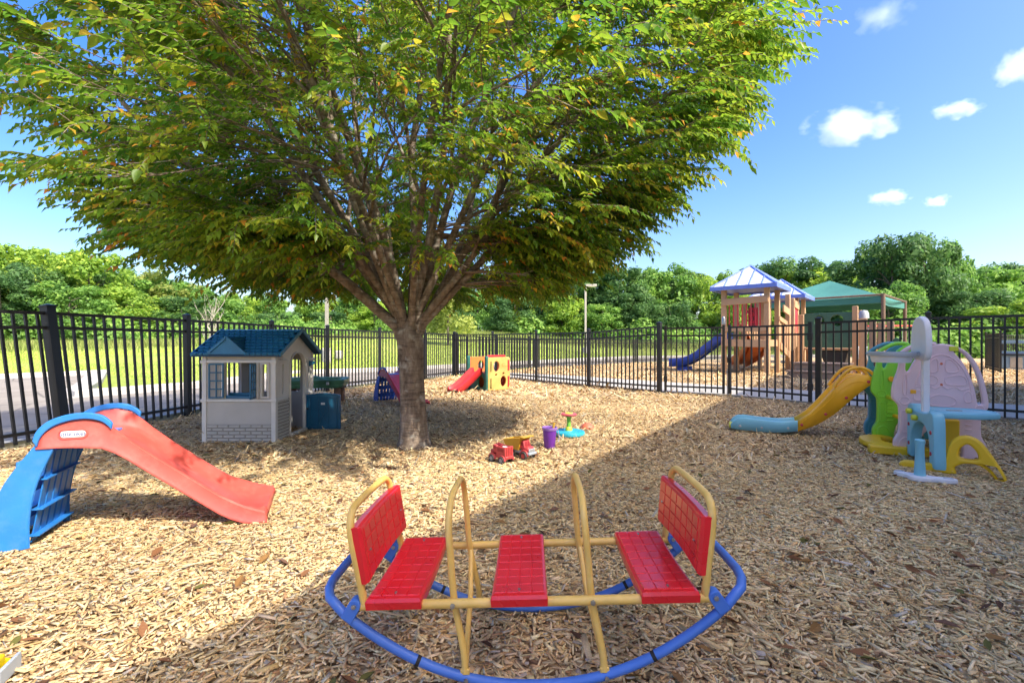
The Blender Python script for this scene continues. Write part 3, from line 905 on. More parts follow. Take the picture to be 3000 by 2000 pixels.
# the 300 leaves that show largest become parts of their own
def shown(Mx):
    p = Mx.translation + Vector((TX, TY, 0)); 
    if p.y < .6: return 0
    x = p.x / p.y; z = (p.z - 1.1) / p.y
    if abs(x) > 1.09 or z > .73: return 0
    return Mx.to_scale().x / p.y
order = sorted(range(len(lv)), key=lambda i: -shown(lv[i][0]))
big = set(order[:300])
bm1 = MB(); us = [0, .08, .2, .34, .5, .66, .8, .92, 1.0]; hw_ = [.02, .24, .42, .5, .48, .38, .24, .09, .0]
bm1.grid([[(u, -h, .10 * h * 2 - .16 * u * u), (u, 0, -.16 * u * u - .02), (u, h, .10 * h * 2 - .16 * u * u)] for u, h in zip(us, hw_)])
LEAFME = bm1.mesh('leaf', LEAF1, True, 70)
for i in order[:300]:
    o = bpy.data.objects.new('leaf', LEAFME); C.objects.link(o); o.parent = tree; o.matrix_basis = lv[i][0]
rest = [x for i, x in enumerate(lv) if i not in big]
Ms = np.array([np.array(m) for m, _ in rest]); T = np.array([t for _, t in rest])
LV = np.concatenate([np.array(LT), np.ones((5, 1))], 1)
V = np.einsum('nij,kj->nki', Ms, LV)[..., :3].reshape(-1, 3)
F = ((np.arange(len(rest)) * 5)[:, None, None] + np.array([(0, 3, 1), (0, 2, 3), (1, 3, 4), (3, 2, 4)])[None]).reshape(-1, 3)
def np_mesh(name, V, F, tone, mat_, smooth=False):
    me = bpy.data.meshes.new(name); k = F.shape[1]
    me.vertices.add(len(V)); me.vertices.foreach_set('co', np.ascontiguousarray(V, dtype=np.float32).ravel())
    me.loops.add(F.size); me.loops.foreach_set('vertex_index', F.ravel().astype(np.int32))
    me.polygons.add(len(F)); me.polygons.foreach_set('loop_start', (np.arange(len(F)) * k).astype(np.int32))
    me.update(calc_edges=True)
    at = me.attributes.new('tone', 'FLOAT', 'POINT'); at.data.foreach_set('value', tone.astype(np.float32))
    me.materials.append(mat_)
    if smooth: me.polygons.foreach_set('use_smooth', [True] * len(F))
    return me
me = np_mesh('crown', V, F, np.repeat(T, 5), LEAF)
crown_o = link('crown', me, tree); crown_o['kind'] = 'stuff'
tw = MB()
for pts in sprays: tw.tube(pts, [.0032, .003, .0026, .0022, .0017, .0012], 3, caps=False)
tw.build('leaf_stem', BARK, tree, True, 80)['kind'] = 'stuff'

# ================================================================== woodland beyond the meadow
WOODCOLS = {
 'yellow': [(0, (0.073, 0.160, 0.025)), (.35, (0.172, 0.294, 0.039)), (.7, (0.307, 0.428, 0.053)), (1, (0.466, 0.552, 0.085))],
 'mid':    [(0, (0.053, 0.134, 0.029)), (.35, (0.118, 0.241, 0.045)), (.7, (0.209, 0.356, 0.063)), (1, (0.330, 0.466, 0.098))],
 'dark':   [(0, (0.035, 0.088, 0.029)), (.4, (0.073, 0.160, 0.045)), (.75, (0.134, 0.245, 0.063)), (1, (0.245, 0.368, 0.111))],
 'olive':  [(0, (0.123, 0.160, 0.035)), (.4, (0.232, 0.281, 0.062)), (.75, (0.368, 0.405, 0.085)), (1, (0.490, 0.490, 0.147))]}
WM = {k: leafmat('foliage_' + k, v, .38, .6) for k, v in WOODCOLS.items()}
TRUNKM = pmat('woodland_bark', (.13, .105, .085), .9, var=.3, scale=4, bump=.5, bscale=12)

def crown(seed, n, lobes, rx, z0, z1, leaf, matk, squat=.8, pw=.55):
    """unit tree crown: many small leaf faces spread through overlapping lobes"""
    q = np.random.default_rng(seed)
    cz = q.uniform(z0 + .06, z1 - .10, lobes); tt = (cz - z0) / (z1 - z0)
    prof = rx * np.sqrt(np.clip(1 - (np.abs(tt - .42) / .66) ** 2.2, .02, 1))
    an = q.uniform(0, 2 * np.pi, lobes); rr = prof * q.uniform(.25, 1, lobes) ** pw
    cx = rr * np.cos(an); cy_ = rr * np.sin(an); lr = q.uniform(.085, .155, lobes) * (1.1 - .3 * tt)
    li = q.integers(0, lobes, n)
    d = q.normal(0, 1, (n, 3)); d /= np.linalg.norm(d, axis=1)[:, None]
    rad = lr[li] * (q.uniform(.35, 1, n) ** .5) * q.uniform(.8, 1.15, n)
    P = np.stack([cx[li], cy_[li], cz[li]], 1) + d * rad[:, None] * np.array([1, 1, squat])
    nn = d + q.normal(0, .55, (n, 3)) + np.array([0, 0, .35]); nn /= np.linalg.norm(nn, axis=1)[:, None]
    a = np.cross(nn, q.normal(0, 1, (n, 3))); a /= np.linalg.norm(a, axis=1)[:, None]; b = np.cross(nn, a)
    s = leaf * q.lognormal(0, .3, n)[:, None]
    V = np.stack([P - a * s, P - b * s * .55 + nn * s * .15, P + a * s, P + b * s * .55 + nn * s * .15], 1).reshape(-1, 3)
    V[:, 2] = np.maximum(V[:, 2], .01)
    F = np.arange(n * 4).reshape(-1, 4)
    tone = np.clip(.45 + q.normal(0, .17, n) + q.normal(0, .13, lobes)[li], 0, 1)
    return np_mesh('crown', V, F, np.repeat(tone, 4), WM[matk])
def wtrunk(seed, h):
    q = random.Random(seed); mb = MB()
    p = [Vector((0, 0, -.01))]
    for i in range(6): p.append(p[-1] + Vector((q.gauss(0, .01), q.gauss(0, .01), h / 6)))
    mb.tube(p, [.022, .018, .015, .013, .010, .007, .003], 7)
    for k in range(7):
        b = p[2 + k % 4]; a = q.uniform(0, 6.28)
        e = b + Vector((math.cos(a) * .18, math.sin(a) * .18, q.uniform(.06, .2)))
        mb.tube([b, b.lerp(e, .5) + Vector((0, 0, .02)), e], [.008, .005, .002], 4)
    return mb.mesh('trunk', TRUNKM, True, 60)
VAR = [('yellow', crown(1, 11000, 52, .36, .06, 1.0, .018, 'yellow'), wtrunk(1, .8), 'rounded yellow-green woodland tree beyond the meadow'),
       ('mid', crown(2, 11000, 60, .34, .04, 1.0, .017, 'mid'), wtrunk(2, .8), 'full mid-green woodland tree beyond the meadow'),
       ('mid', crown(3, 10000, 44, .30, .05, 1.0, .018, 'mid', .9), wtrunk(3, .85), 'narrow upright mid-green woodland tree beyond the meadow'),
       ('dark', crown(4, 13000, 56, .33, .05, 1.0, .016, 'dark'), wtrunk(4, .85), 'dark green woodland tree with loose crown beyond the playground'),
       ('olive', crown(5, 10000, 46, .36, .06, 1.0, .018, 'olive'), wtrunk(5, .8), 'olive-tinged woodland tree beyond the meadow'),
       ('dark', crown(6, 11000, 40, .34, .05, 1.0, .017, 'dark', 1.0), wtrunk(6, .85), 'deep green ragged woodland tree beyond the meadow'),
       ('yellow', crown(7, 10000, 34, .42, .03, 1.0, .020, 'yellow', .9), wtrunk(7, .7), 'low spreading yellow-green woodland tree beyond the meadow')]
WT = [(-140, 545, 44, 0), (-60, 540, 43, 1), (30, 552, 42, 0), (120, 566, 45, 6), (205, 570, 43, 0), (75, 600, 40, 5), (255, 612, 47, 5), (320, 618, 49, 1), (390, 618, 51, 4), (440, 640, 52, 1), (505, 662, 50, 2),
      (170, 640, 40, 1), (0, 630, 38, 3), (300, 660, 44, 0), (420, 680, 46, 3), (560, 668, 57, 0), (615, 672, 60, 1), (665, 684, 62, 6), (720, 690, 64, 1), (775, 672, 64, 0), (825, 655, 60, 1), (880, 648, 62, 6), (935, 655, 66, 5),
      (990, 650, 66, 1), (1040, 640, 64, 3), (1095, 628, 62, 1), (1150, 630, 64, 5), (1205, 635, 65, 6), (1262, 622, 62, 2), (1318, 610, 60, 5), (1372, 622, 63, 1), (1425, 608, 60, 3), (1478, 604, 60, 2), (1522, 598, 61, 1),
      (1575, 622, 62, 5), (1632, 617, 60, 0), (1690, 622, 62, 1), (1742, 602, 64, 2), (1795, 590, 60, 3), (1850, 612, 60, 0), (1905, 612, 58, 0), (1955, 606, 56, 6), (2000, 585, 50, 3), (2050, 536, 44, 3), (2118, 530, 43, 5), (2185, 548, 44, 2),
      (2245, 600, 46, 1), (2300, 602, 52, 3), (2352, 590, 52, 5), (2410, 585, 50, 1), (2330, 690, 36, 6), (2030, 640, 40, 1), (1720, 660, 54, 0), (2240, 660, 40, 3), (2420, 680, 36, 0),
      (1180, 680, 57, 3), (1380, 690, 56, 1), (1540, 690, 56, 5), (860, 700, 58, 0), (1290, 672, 57, 0), (1460, 668, 57, 3), (1040, 700, 58, 5), (640, 715, 56, 5), (760, 715, 58, 3)]
q = random.Random(4)
for (dx, dy, D, k) in WT:
    X = (dx - 1176) / 1078 * D; Z0 = float(rise(X, D)) - .1
    H = 1.1 + (788 - dy) / 1078 * D - Z0
    key, cme, tme, lab = VAR[k]
    zone = next(z for lim, z in ((120, 'at the road end of the wood'), (330, 'behind the red slide'), (480, 'behind the dead sapling'), (700, 'behind the playhouse'), (860, 'behind the tall lamp post'), (1080, 'behind the big trunk'),
            (1240, 'behind the cube climber'), (1420, 'behind the meadow lamp post'), (1600, 'behind the gate'), (1760, 'behind the first blue roof'), (1900, 'behind the second blue roof'), (2030, 'behind the shade canopy'), (2200, 'behind the swings'), (9999, 'behind the toy kitchen')) if dx < lim)
    lab = lab.replace(' beyond the meadow', '').replace(' beyond the playground', '')
    lab = ('tall ' if H > 9.5 else ('short ' if H < 6.2 else '')) + lab + ' ' + zone
    t = thing('woodland_tree', lab, 'tree', (X, D, Z0), q.uniform(0, 6.28), 'trees along the woodland edge')
    wid = max(H * q.uniform(.95, 1.25), 7.5) * (1.0 if k != 2 else .85) * (.68 if 2000 < dx < 2200 and H > 9 else 1)
    c = link('crown', cme, t); c.scale = (wid, wid, H)
    b = link('trunk', tme, t); b.scale = (wid, wid, H)

# undergrowth at the foot of the wood: one mass nobody could count
def undergrowth():
    q = np.random.default_rng(9); P = []; N = []; S = []; Tn = []
    for i in range(150):
        dx = q.uniform(-150, 2500); D = float(np.interp(dx, [-150, 300, 560, 900, 1500, 1900, 2050, 2500], [36, 42, 50, 58, 55, 52, 38, 34])) + q.uniform(-2, 4)
        X = (dx - 1176) / 1078 * D; h = q.uniform(1.2, 3.2); w = q.uniform(1.4, 3.0); n = 650
        d = q.normal(0, 1, (n, 3)); d[:, 2] = np.abs(d[:, 2]); d /= np.linalg.norm(d, axis=1)[:, None]
        rad = q.uniform(.75, 1.05, n)[:, None]
        bump = 1 + .22 * np.sin(d[:, :1] * 7 + i) * np.cos(d[:, 1:2] * 6 + i)
        p = d * rad * bump * np.array([w, w, h]) + np.array([X, D, float(rise(X, D)) - .1])
        P.append(p); N.append(d + q.normal(0, .5, (n, 3))); S.append(q.lognormal(0, .3, n) * .17); Tn.append(np.clip(.5 + q.normal(0, .15) + q.normal(0, .16, n), 0, 1))
    P = np.concatenate(P); N = np.concatenate(N); S = np.concatenate(S)[:, None]; Tn = np.concatenate(Tn)
    N /= np.linalg.norm(N, axis=1)[:, None]
    a = np.cross(N, q.normal(0, 1, N.shape)); a /= np.linalg.norm(a, axis=1)[:, None]; b = np.cross(N, a)
    V = np.stack([P - a * S, P - b * S * .6, P + a * S, P + b * S * .6], 1).reshape(-1, 3)
    o = link('undergrowth', np_mesh('undergrowth', V, np.arange(len(V)).reshape(-1, 4), np.repeat(Tn, 4), WM['mid'])); setp(o, kind='stuff')
    o['label'] = 'tangled green undergrowth along the foot of the woodland'
undergrowth()
def samp_rough(g_, N):
    dx = g_.uniform(-150, 2500, N); D = np.interp(dx, [-150, 300, 560, 900, 1500, 1900, 2050, 2500], [34, 40, 48, 56, 53, 50, 37, 33]) - np.abs(g_.normal(0, 1, N)) * 3.0
    x = (dx - 1176) / 1078 * D
    ok = ~inpoly(x, D, MULCH) & (D > np.interp(x, KX, KY) + 1)
    return x[ok], D[ok], np.ones(ok.sum())
blades('tall_grass', 40000, samp_rough, .3, .75, .07, [(.20, .25, .06), (.27, .29, .09), (.15, .21, .04)], 12, 'tall unmown grass in front of the woodland')

# a young tree standing in the meadow, and a dead sapling
D = 36.0; X = -4.9; z0 = float(rise(X, D)) - .05
t = thing('young_tree', 'young olive-green tree standing alone in the meadow behind the big trunk', 'tree', (X, D, z0))
c = link('crown', crown(31, 9000, 40, .33, .16, 1.0, .019, 'olive', 1.1), t); c.scale = (5.2, 5.2, 6.0)
b = link('trunk', wtrunk(31, .7), t); b.scale = (5.2, 5.2, 6.0)
M_['dead_wood'] = pmat('dead_wood', (.42, .37, .31), .9, var=.2, scale=5)
dead = thing('dead_sapling', 'bare pale dead sapling standing in the grass behind the playhouse', 'tree', (-11.9, 18.4, float(rise(-11.9, 18.4)) - .05))
q = random.Random(77); mb = MB(); tkb = MB()
tp = [Vector((.02 * i * (-1) ** i, .02 * i, i * .33)) for i in range(8)]
tkb.tube(tp, [.05, .045, .04, .035, .03, .024, .016, .008], 8)
for k in range(26):
    i = 2 + k % 5; a = q.uniform(0, 6.28); L = q.uniform(.5, 1.3)
    d = Vector((math.cos(a) * .5, math.sin(a) * .5, 1)).normalized(); p = [tp[i]]
    for s_ in range(4): p.append(p[-1] + d * (L / 4) + Vector((q.gauss(0, .03), q.gauss(0, .03), 0)))
    mb.tube(p, [.014, .011, .008, .006, .003], 5)
    for m_ in range(3):
        e = p[1 + m_]; a2 = q.uniform(0, 6.28); mb.tube([e, e + Vector((math.cos(a2) * .12, math.sin(a2) * .12, q.uniform(.15, .35)))], [.006, .002], 4)
tkb.build('trunk', M_['dead_wood'], dead); mb.build('branch', M_['dead_wood'], dead)
# ================================================================== slide by the fence, and its smaller twin behind the trunk
def make_slide(name, label, loc, rz, s, body, ladder, logo=True):
    t = thing(name, label, 'slide', loc, rz); t.scale = (s, s, s)
    # profile: x, floor z, half width, wall height, skirt depth
    ST = [(-.08, .560, .215, .030, .03), (-.05, .560, .215, .058, .03), (.0, .560, .215, .092, .03), (.06, .559, .215, .113, .032), (.13, .557, .215, .121, .036), (.20, .550, .215, .108, .038), (.26, .526, .215, .082, .045),
          (.32, .480, .213, .066, .045), (.42, .395, .211, .062, .045), (.55, .288, .210, .061, .045), (.68, .182, .211, .061, .045), (.76, .122, .222, .061, .046), (.83, .088, .242, .056, .050), (.90, .068, .262, .042, .054), (.97, .060, .276, .024, .054), (1.01, .056, .278, .014, .052), (1.025, .030, .276, .0, .026)]
    rows = []
    for x, z, w, h, d in ST:
        rows.append([(x, -w - .012, z - d), (x, -w - .002, z - d + .012), (x, -w, z + h - .008), (x, -w + .010, z + h), (x, -w + .022, z + h - .004), (x, -w + .050, z + .030), (x, -w + .085, z + .004),
                     (x, 0, z), (x, w - .085, z + .004), (x, w - .050, z + .030), (x, w - .022, z + h - .004), (x, w - .010, z + h), (x, w, z + h - .008), (x, w + .002, z - d + .012), (x, w + .012, z - d)])
    mb = MB(); mb.grid(rows); ch = mb.build('chute', body, t, True, 50, solid=.006)
    # grab rails arching over the two sides
    for sd_ in (-1, 1):
        arc = [(-.092, .576), (-.078, .622), (-.045, .664), (0, .692), (.07, .712), (.14, .714), (.20, .698), (.235, .670), (.25, .650)]
        outer = catmull([(x, z) for x, z in arc], 5, False)
        inner = [Vector((p.x * .93 + .012, p.y - .034)) for p in outer]
        ol = [(p.x, p.y) for p in outer] + [(p.x, p.y) for p in reversed(inner)]
        o = plate('grab_rail', [ol], .022, ladder, t, .005, XZ, loc=(0, sd_ * .222, 0))
    # ladder: two curved side rails, three treads, lattice back
    for sd_ in (-1, 1):
        a = catmull([(-.085, .555), (-.15, .46), (-.22, .34), (-.275, .17), (-.30, 0)], 4, False)
        b = catmull([(-.01, .535), (-.045, .45), (-.09, .32), (-.115, .16), (-.115, 0)], 4, False)
        ol = [(p.x, p.y) for p in a] + [(p.x, p.y) for p in reversed(b)]
        r_ = plate('side_rail', [ol], .028, ladder, t, .006, XZ, loc=(0, sd_ * .205, 0))
        fl = MB(); fl.tube([(p.x, sd_ * .214, p.y) for p in b], .008, 6); fl.build('flange', ladder, r_, loc=(0, -sd_ * .205, 0))
    for z, x in ((.13, -.235), (.29, -.185), (.45, -.125)):
        mb = MB(); mb.box((x, 0, z), (.10, .385, .024)); mb.box((x - .045, 0, z - .03), (.012, .385, .05)); mb.box((x + .044, 0, z + .012), (.010, .385, .05))
        mb.build('tread', ladder, t, True, 40, bevel=.004)
    mb = MB()
    for y in (-.14, -.07, 0, .07, .14): mb.bar((-.125, y, .02), (-.045, y, .52), .006, .05)
    for z in (.06, .20, .36, .5): mb.bar((-.11 + z * .11, -.19, z), (-.11 + z * .11, .19, z), .05, .006)
    mb.build('lattice', ladder, t, True)
    mb = MB(); mb.box((.06, 0, .545), (.24, .36, .05)); mb.build('platform_brace', ladder, t, True, bevel=.008)
    if logo:
        M0 = Matrix.Translation((.075, -.2195, .600)) @ XZ
        pl = plate('badge', [rrect(-.056, -.018, .056, .018, .0175)], .006, M_['white_plastic'], t, .002, M0)
        rim = MB(); rr = rrect(-.063, -.025, .063, .025, .0245); rim.tube([(.075 + x, -.2195, .600 + y) for x, y in rr], .004, 6, closed=True); rim.build('badge_rim', body, pl)
        me_ = text_mesh('lettering', 'little tikes', .0285, M_['logo_blue'], Matrix.Translation((.075, -.2232, .600)) @ XZ, .0004)
        link('lettering', me_, pl)
    return t
make_slide('toy_slide', 'coral red plastic slide with bright blue ladder beside the road fence', (-2.55, 2.74, .004), R(22), 1.0, M_['slide_coral'], M_['slide_blue'])
mat('slide_red', (.42, .02, .03), .35, var=.1, dirt=.1, dirtcol=(.5, .15, .12))
mat('slide_navy', (.015, .085, .40), .36, var=.12, dirt=.1, dirtcol=(.06, .12, .35))
make_slide('toy_slide', 'dark blue and red slide partly hidden behind the tree trunk', (-2.30, 8.86, .004), R(-46), .92, M_['slide_red'], M_['slide_navy'], False)

# ================================================================== playhouse
HX0, HX1, HY0, HY1 = -3.41, -2.62, 5.19, 6.15
CXh, CYh = (HX0 + HX1) / 2, (HY0 + HY1) / 2
house = thing('playhouse', 'grey plastic playhouse with teal shingled roof standing beside the tree', 'playhouse', (CXh, CYh, .002))
hw, hd = (HX1 - HX0) / 2, (HY1 - HY0) / 2
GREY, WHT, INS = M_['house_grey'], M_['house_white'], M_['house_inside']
BRK = MB(); BRK.box((0, 0, 0), (1, 1, 1)); 
def brick_mesh(w, h, d):
    mb = MB(); b = .004
    vs = [(-w / 2, 0, -h / 2), (w / 2, 0, -h / 2), (w / 2, 0, h / 2), (-w / 2, 0, h / 2), (-w / 2 + b, -d, -h / 2 + b), (w / 2 - b, -d, -h / 2 + b), (w / 2 - b, -d, h / 2 - b), (-w / 2 + b, -d, h / 2 - b)]
    mb.add(vs, [(4, 5, 6, 7), (0, 1, 5, 4), (1, 2, 6, 5), (2, 3, 7, 6), (3, 0, 4, 7)]); return mb.mesh('brick', GREY, False)
BR = {}
def bricks(parent, x0, x1, z0, z1, rows, bw, place):
    """brick courses, clipped at both ends; place(x, z) -> matrix"""
    rh = (z1 - z0) / rows; jt = .010
    for r_ in range(rows):
        x = x0 - (bw / 2 if r_ % 2 else 0)
        while x < x1 - .01:
            a = max(x, x0); b = min(x + bw, x1)
            if b - a > .02:
                k = (round(b - a, 3), round(rh, 4))
                if k not in BR: BR[k] = brick_mesh(b - a - jt, rh - jt, .013)
                o = bpy.data.objects.new('brick', BR[k]); C.objects.link(o); o.parent = parent
                o.matrix_basis = place((a + b) / 2, z0 + rh * (r_ + .5))
            x += bw
# front wall (towards the slide), with the window band
fw = plate('front_wall', [[(-hw, 0), (hw, 0), (hw, .985), (-hw, .985)], rrect(-.155, .485, .185, .885, .008, 2), rrect(.262, .50, .305, .875, .006, 2)], .03, GREY, house, .002, XZ, loc=(0, -hd + .015, 0))
mat('groove_shade_grey', (.29, .265, .23), .8)  # shade between the bricks, painted as a darker grey backing
mat('shingle_gap_shade', (.006, .05, .10), .6)  # roof base darker than the shingles, painting shade into their gaps
mb = MB(); mb.box((0, -.016, .106), (2 * hw - .07, .004, .19)); mb.build('groove_shade', M_['groove_shade_grey'], fw, False)
bricks(fw, -hw + .035, hw - .035, .012, .20, 5, .123, lambda x, z: Matrix.Translation((x, -.0150, z)))
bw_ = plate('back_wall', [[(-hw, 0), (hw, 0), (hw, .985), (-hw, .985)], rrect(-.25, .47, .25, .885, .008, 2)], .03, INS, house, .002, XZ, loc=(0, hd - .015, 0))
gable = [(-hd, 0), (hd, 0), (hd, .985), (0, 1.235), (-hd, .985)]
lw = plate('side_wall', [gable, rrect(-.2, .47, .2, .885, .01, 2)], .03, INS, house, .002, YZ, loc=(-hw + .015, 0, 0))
# door side: arched opening as a notch in the outline
x0d, x1d = -.125, .265; rc = (x1d - x0d) / 2; cxd = (x0d + x1d) / 2
arch = [(cxd + rc * math.cos(R(180 - k * 12)), .80 + rc * .92 * math.sin(R(180 - k * 12))) for k in range(16)]
ol = [(-hd, 0), (x0d, 0)] + arch + [(x1d, 0), (hd, 0), (hd, .985), (0, 1.235), (-hd, .985)]
rw = plate('door_wall', [ol, rrect(-.315, .52, -.275, .86, .006, 2), rrect(.36, .52, .40, .86, .006, 2)], .03, WHT, house, .002, YZ, loc=(hw - .015, 0, 0))
RZ90 = Matrix.Rotation(R(90), 4, 'Z')
mb = MB(); mb.box((.016, (-hd + x0d) / 2, .236), (.004, x0d + hd - .06, .45)); mb.build('groove_shade', M_['groove_shade_grey'], rw, False)
mb = MB(); mb.box((.016, (hd + x1d) / 2, .236), (.004, hd - x1d - .06, .45)); mb.build('groove_shade', M_['groove_shade_grey'], rw, False)
bricks(rw, -hd + .03, x0d - .03, .012, .46, 12, .10, lambda y, z: Matrix.Translation((.0152, y, z)) @ RZ90)
bricks(rw, x1d + .03, hd - .03, .012, .46, 12, .10, lambda y, z: Matrix.Translation((.0152, y, z)) @ RZ90)
bricks(rw, -hd + .03, -hd + .16, .90, .99, 3, .07, lambda y, z: Matrix.Translation((.0152, y, z)) @ RZ90)
mb = MB(); mb.tube([(hw + .004, x0d - .012, 0)] + [(hw + .004, p[0] + (-.012 if p[0] < cxd else .012), p[1] + .008) for p in arch] + [(hw + .004, x1d + .012, 0)], .013, 6)
mb.build('door_arch', WHT, house)
mb = MB(); mb.box((hw + .012, cxd, .018), (.05, x1d - x0d + .04, .036)); mb.build('threshold', WHT, house, bevel=.005)
for sx in (-1, 1):
    for sy in (-1, 1):
        mb = MB(); mb.box((sx * (hw - .012), sy * (hd - .012), .49), (.052, .052, .98)); mb.build('corner_post', WHT, house, bevel=.006)
        for z in (.465, .89):
            mb = MB(); mb.box((sx * (hw - .010), sy * (hd - .010), z), (.07, .07, .035)); mb.build('corner_block', WHT, house, bevel=.005)
for z in (.465, .895):
    mb = MB(); mb.box((0, -hd - .004, z), (hw * 2 - .03, .03, .028)); mb.build('trim_rail', WHT, house, bevel=.004)
    mb = MB(); mb.box((hw + .004, -.33, z), (.03, .24, .026)); mb.build('trim_rail', WHT, house, bevel=.004)
    mb = MB(); mb.box((hw + .004, .37, z), (.03, .16, .026)); mb.build('trim_rail', WHT, house, bevel=.004)
for (x, z, w, h) in ((-.178, .685, .03, .40), (.205, .685, .03, .40), (.0, .90, .36, .012), (.285, .685, .10, .39)):
    if w < .05:
        mb = MB(); mb.box((x, -hd - .006, z), (w, .02, h)); mb.build('window_frame', WHT, house, bevel=.003)
mb = MB()
for x in (.245, .322): mb.box((x, -hd - .004, .685), (.018, .014, .39))
for z in (.50, .872): mb.box((.283, -hd - .004, z), (.06, .014, .018))
mb.build('window_frame', WHT, house, bevel=.003)
mb = MB()
for x in (-.335, -.215): mb.box((x, -hd - .003, .685), (.014, .012, .38))
mb.build('panel_trim', GREY, house, bevel=.003)
def shutter(parent, hx, ang, w=.155, h=.385):
    o = bpy.data.objects.new('shutter', None)
    ols = [rrect(0, 0, w, h, .006, 2)]
    cw = (w - .050) / 2
    for i in range(2):
        for j in range(4):
            a = .018 + i * (cw + .014); b = .018 + j * (h - .036 + .013) / 4
            ols.append(rrect(a, b, a + cw, b + (h - .036 + .013) / 4 - .013, .004, 2))
    return plate('shutter', ols, .016, M_['shutter_teal'], parent, .003, XZ, loc=(hx, -hd - .016, .492), rot=(0, 0, ang))
shutter(house, -.160, R(180 + 12))
shutter(house, .186, R(-80))
mb = MB(); mb.box((-.02, -hd + .07, .498), (.32, .12, .03)); mb.box((-.02, -hd + .12, .515), (.32, .02, .05)); mb.build('window_shelf', M_['shutter_teal'], house, bevel=.006)
mb = MB(); mb.tube([(.05, hd - .2, .55), (.05, hd - .2, .88)], .014, 8); mb.build('grow_chart', WHT, house)
# letter box flag by the door
mb = MB(); mb.add([(hw + .02, .33, .80), (hw + .10, .33, .84), (hw + .10, .33, .865), (hw + .02, .33, .875), (hw + .02, .35, .80), (hw + .10, .35, .84), (hw + .10, .35, .865), (hw + .02, .35, .875)],
    [(0, 1, 2, 3), (7, 6, 5, 4), (0, 4, 5, 1), (1, 5, 6, 2), (2, 6, 7, 3), (3, 7, 4, 0)]); mb.build('letter_box', M_['shutter_teal'], house, bevel=.003)
# roof: two slopes, real shingles, a small dormer
RT = M_['roof_teal']
ex = hw + .085; ey = hd + .075; ez = .972; rz_ = 1.262
roof = MB()
for sgn in (-1, 1):
    vs = [(-ex, sgn * ey, ez), (ex, sgn * ey, ez), (ex, 0, rz_), (-ex, 0, rz_)]
    lo_ = [(v[0], v[1], v[2] - .022) for v in vs]
    roof.add(vs + lo_, [(0, 1, 2, 3), (7, 6, 5, 4), (0, 4, 5, 1), (1, 5, 6, 2), (3, 7, 4, 0)] if sgn < 0 else [(3, 2, 1, 0), (4, 5, 6, 7), (1, 5, 4, 0), (2, 6, 5, 1), (0, 4, 7, 3)])
ro = roof.build('roof', M_['shingle_gap_shade'], house, False)
sl = math.hypot(ey, rz_ - ez); an = math.atan2(rz_ - ez, ey); rows_ = 9; cols_ = 15
sw_, sh_ = 2 * ex / cols_, sl / rows_
sm = MB()
hx_ = [(-sw_ * .465, 0), (-sw_ * .30, -sh_ * .12), (sw_ * .30, -sh_ * .12), (sw_ * .465, 0), (sw_ * .465, sh_ * .9), (-sw_ * .465, sh_ * .9)]
sm.add([(x, y, .024 if y <= 0 else .004) for x, y in hx_] + [(x, y, 0) for x, y in hx_], [(0, 1, 2, 3, 4, 5), (0, 6, 7, 1), (1, 7, 8, 2), (2, 8, 9, 3), (3, 9, 10, 4), (5, 11, 6, 0)])
SHM = sm.mesh('shingle', RT, False)
for sgn in (-1, 1):
    for r_ in range(rows_):
        for c_ in range(cols_ + (r_ % 2)):
            x = -ex + sw_ * (c_ + .5) - (sw_ / 2 if r_ % 2 else 0)
            if abs(x) > ex - sw_ * .2: continue
            u = r_ * sh_
            if sgn < 0 and abs(x + .10) < .20 - u * .42 and u < .36: continue
            o = bpy.data.objects.new('shingle', SHM); C.objects.link(o); o.parent = ro
            o.matrix_basis = Matrix.Translation((x, sgn * (ey - u * math.cos(an)), ez + u * math.sin(an) + .001)) @ Matrix.Rotation(0 if sgn < 0 else math.pi, 4, 'Z') @ Matrix.Rotation(an, 4, 'X') @ Matrix.Rotation(R(rng.uniform(-.6, .6)), 4, 'Z')
mb = MB()
dxc = -.10; dwid = .21; yf = -ey + .005; zt = ez + .185; yb = -ey + .185 / math.tan(an)
vs = [(dxc - dwid, yf, ez + .006), (dxc + dwid, yf, ez + .006), (dxc, yf, zt), (dxc, yb + .03, zt + .004)]
mb.add(vs, [(0, 1, 2), (0, 2, 3), (1, 3, 2)])
dm = mb.build('dormer', RT, ro, False)
mb = MB()
for a, b in ((0, 2), (1, 2)): mb.bar(Vector(vs[a]) + Vector((0, -.006, .004)), Vector(vs[b]) + Vector((0, -.006, .004)), .020, .026)
mb.bar(Vector(vs[0]) + Vector((.02, -.006, .008)), Vector(vs[1]) + Vector((-.02, -.006, .008)), .016, .016)
for k in range(9):
    for sgn in (-1, 1):
        a = Vector((dxc, yf, zt)).lerp(Vector((dxc + sgn * dwid, yf, ez)), k / 9); b = Vector(vs[3]).lerp(Vector((dxc + sgn * dwid, yf, ez)), k / 9)
        mb.bar(a + Vector((0, 0, .006)), b + Vector((0, 0, .006)), .006, .006)
mb.build('dormer_trim', RT, dm, False)
for sx in (-1, 1):
    for sgn in (-1, 1):
        mb = MB(); mb.bar((sx * (ex + .004), sgn * ey, ez - .004), (sx * (ex + .004), 0, rz_ - .004), .016, .040); mb.build('barge_board', RT, ro, False)
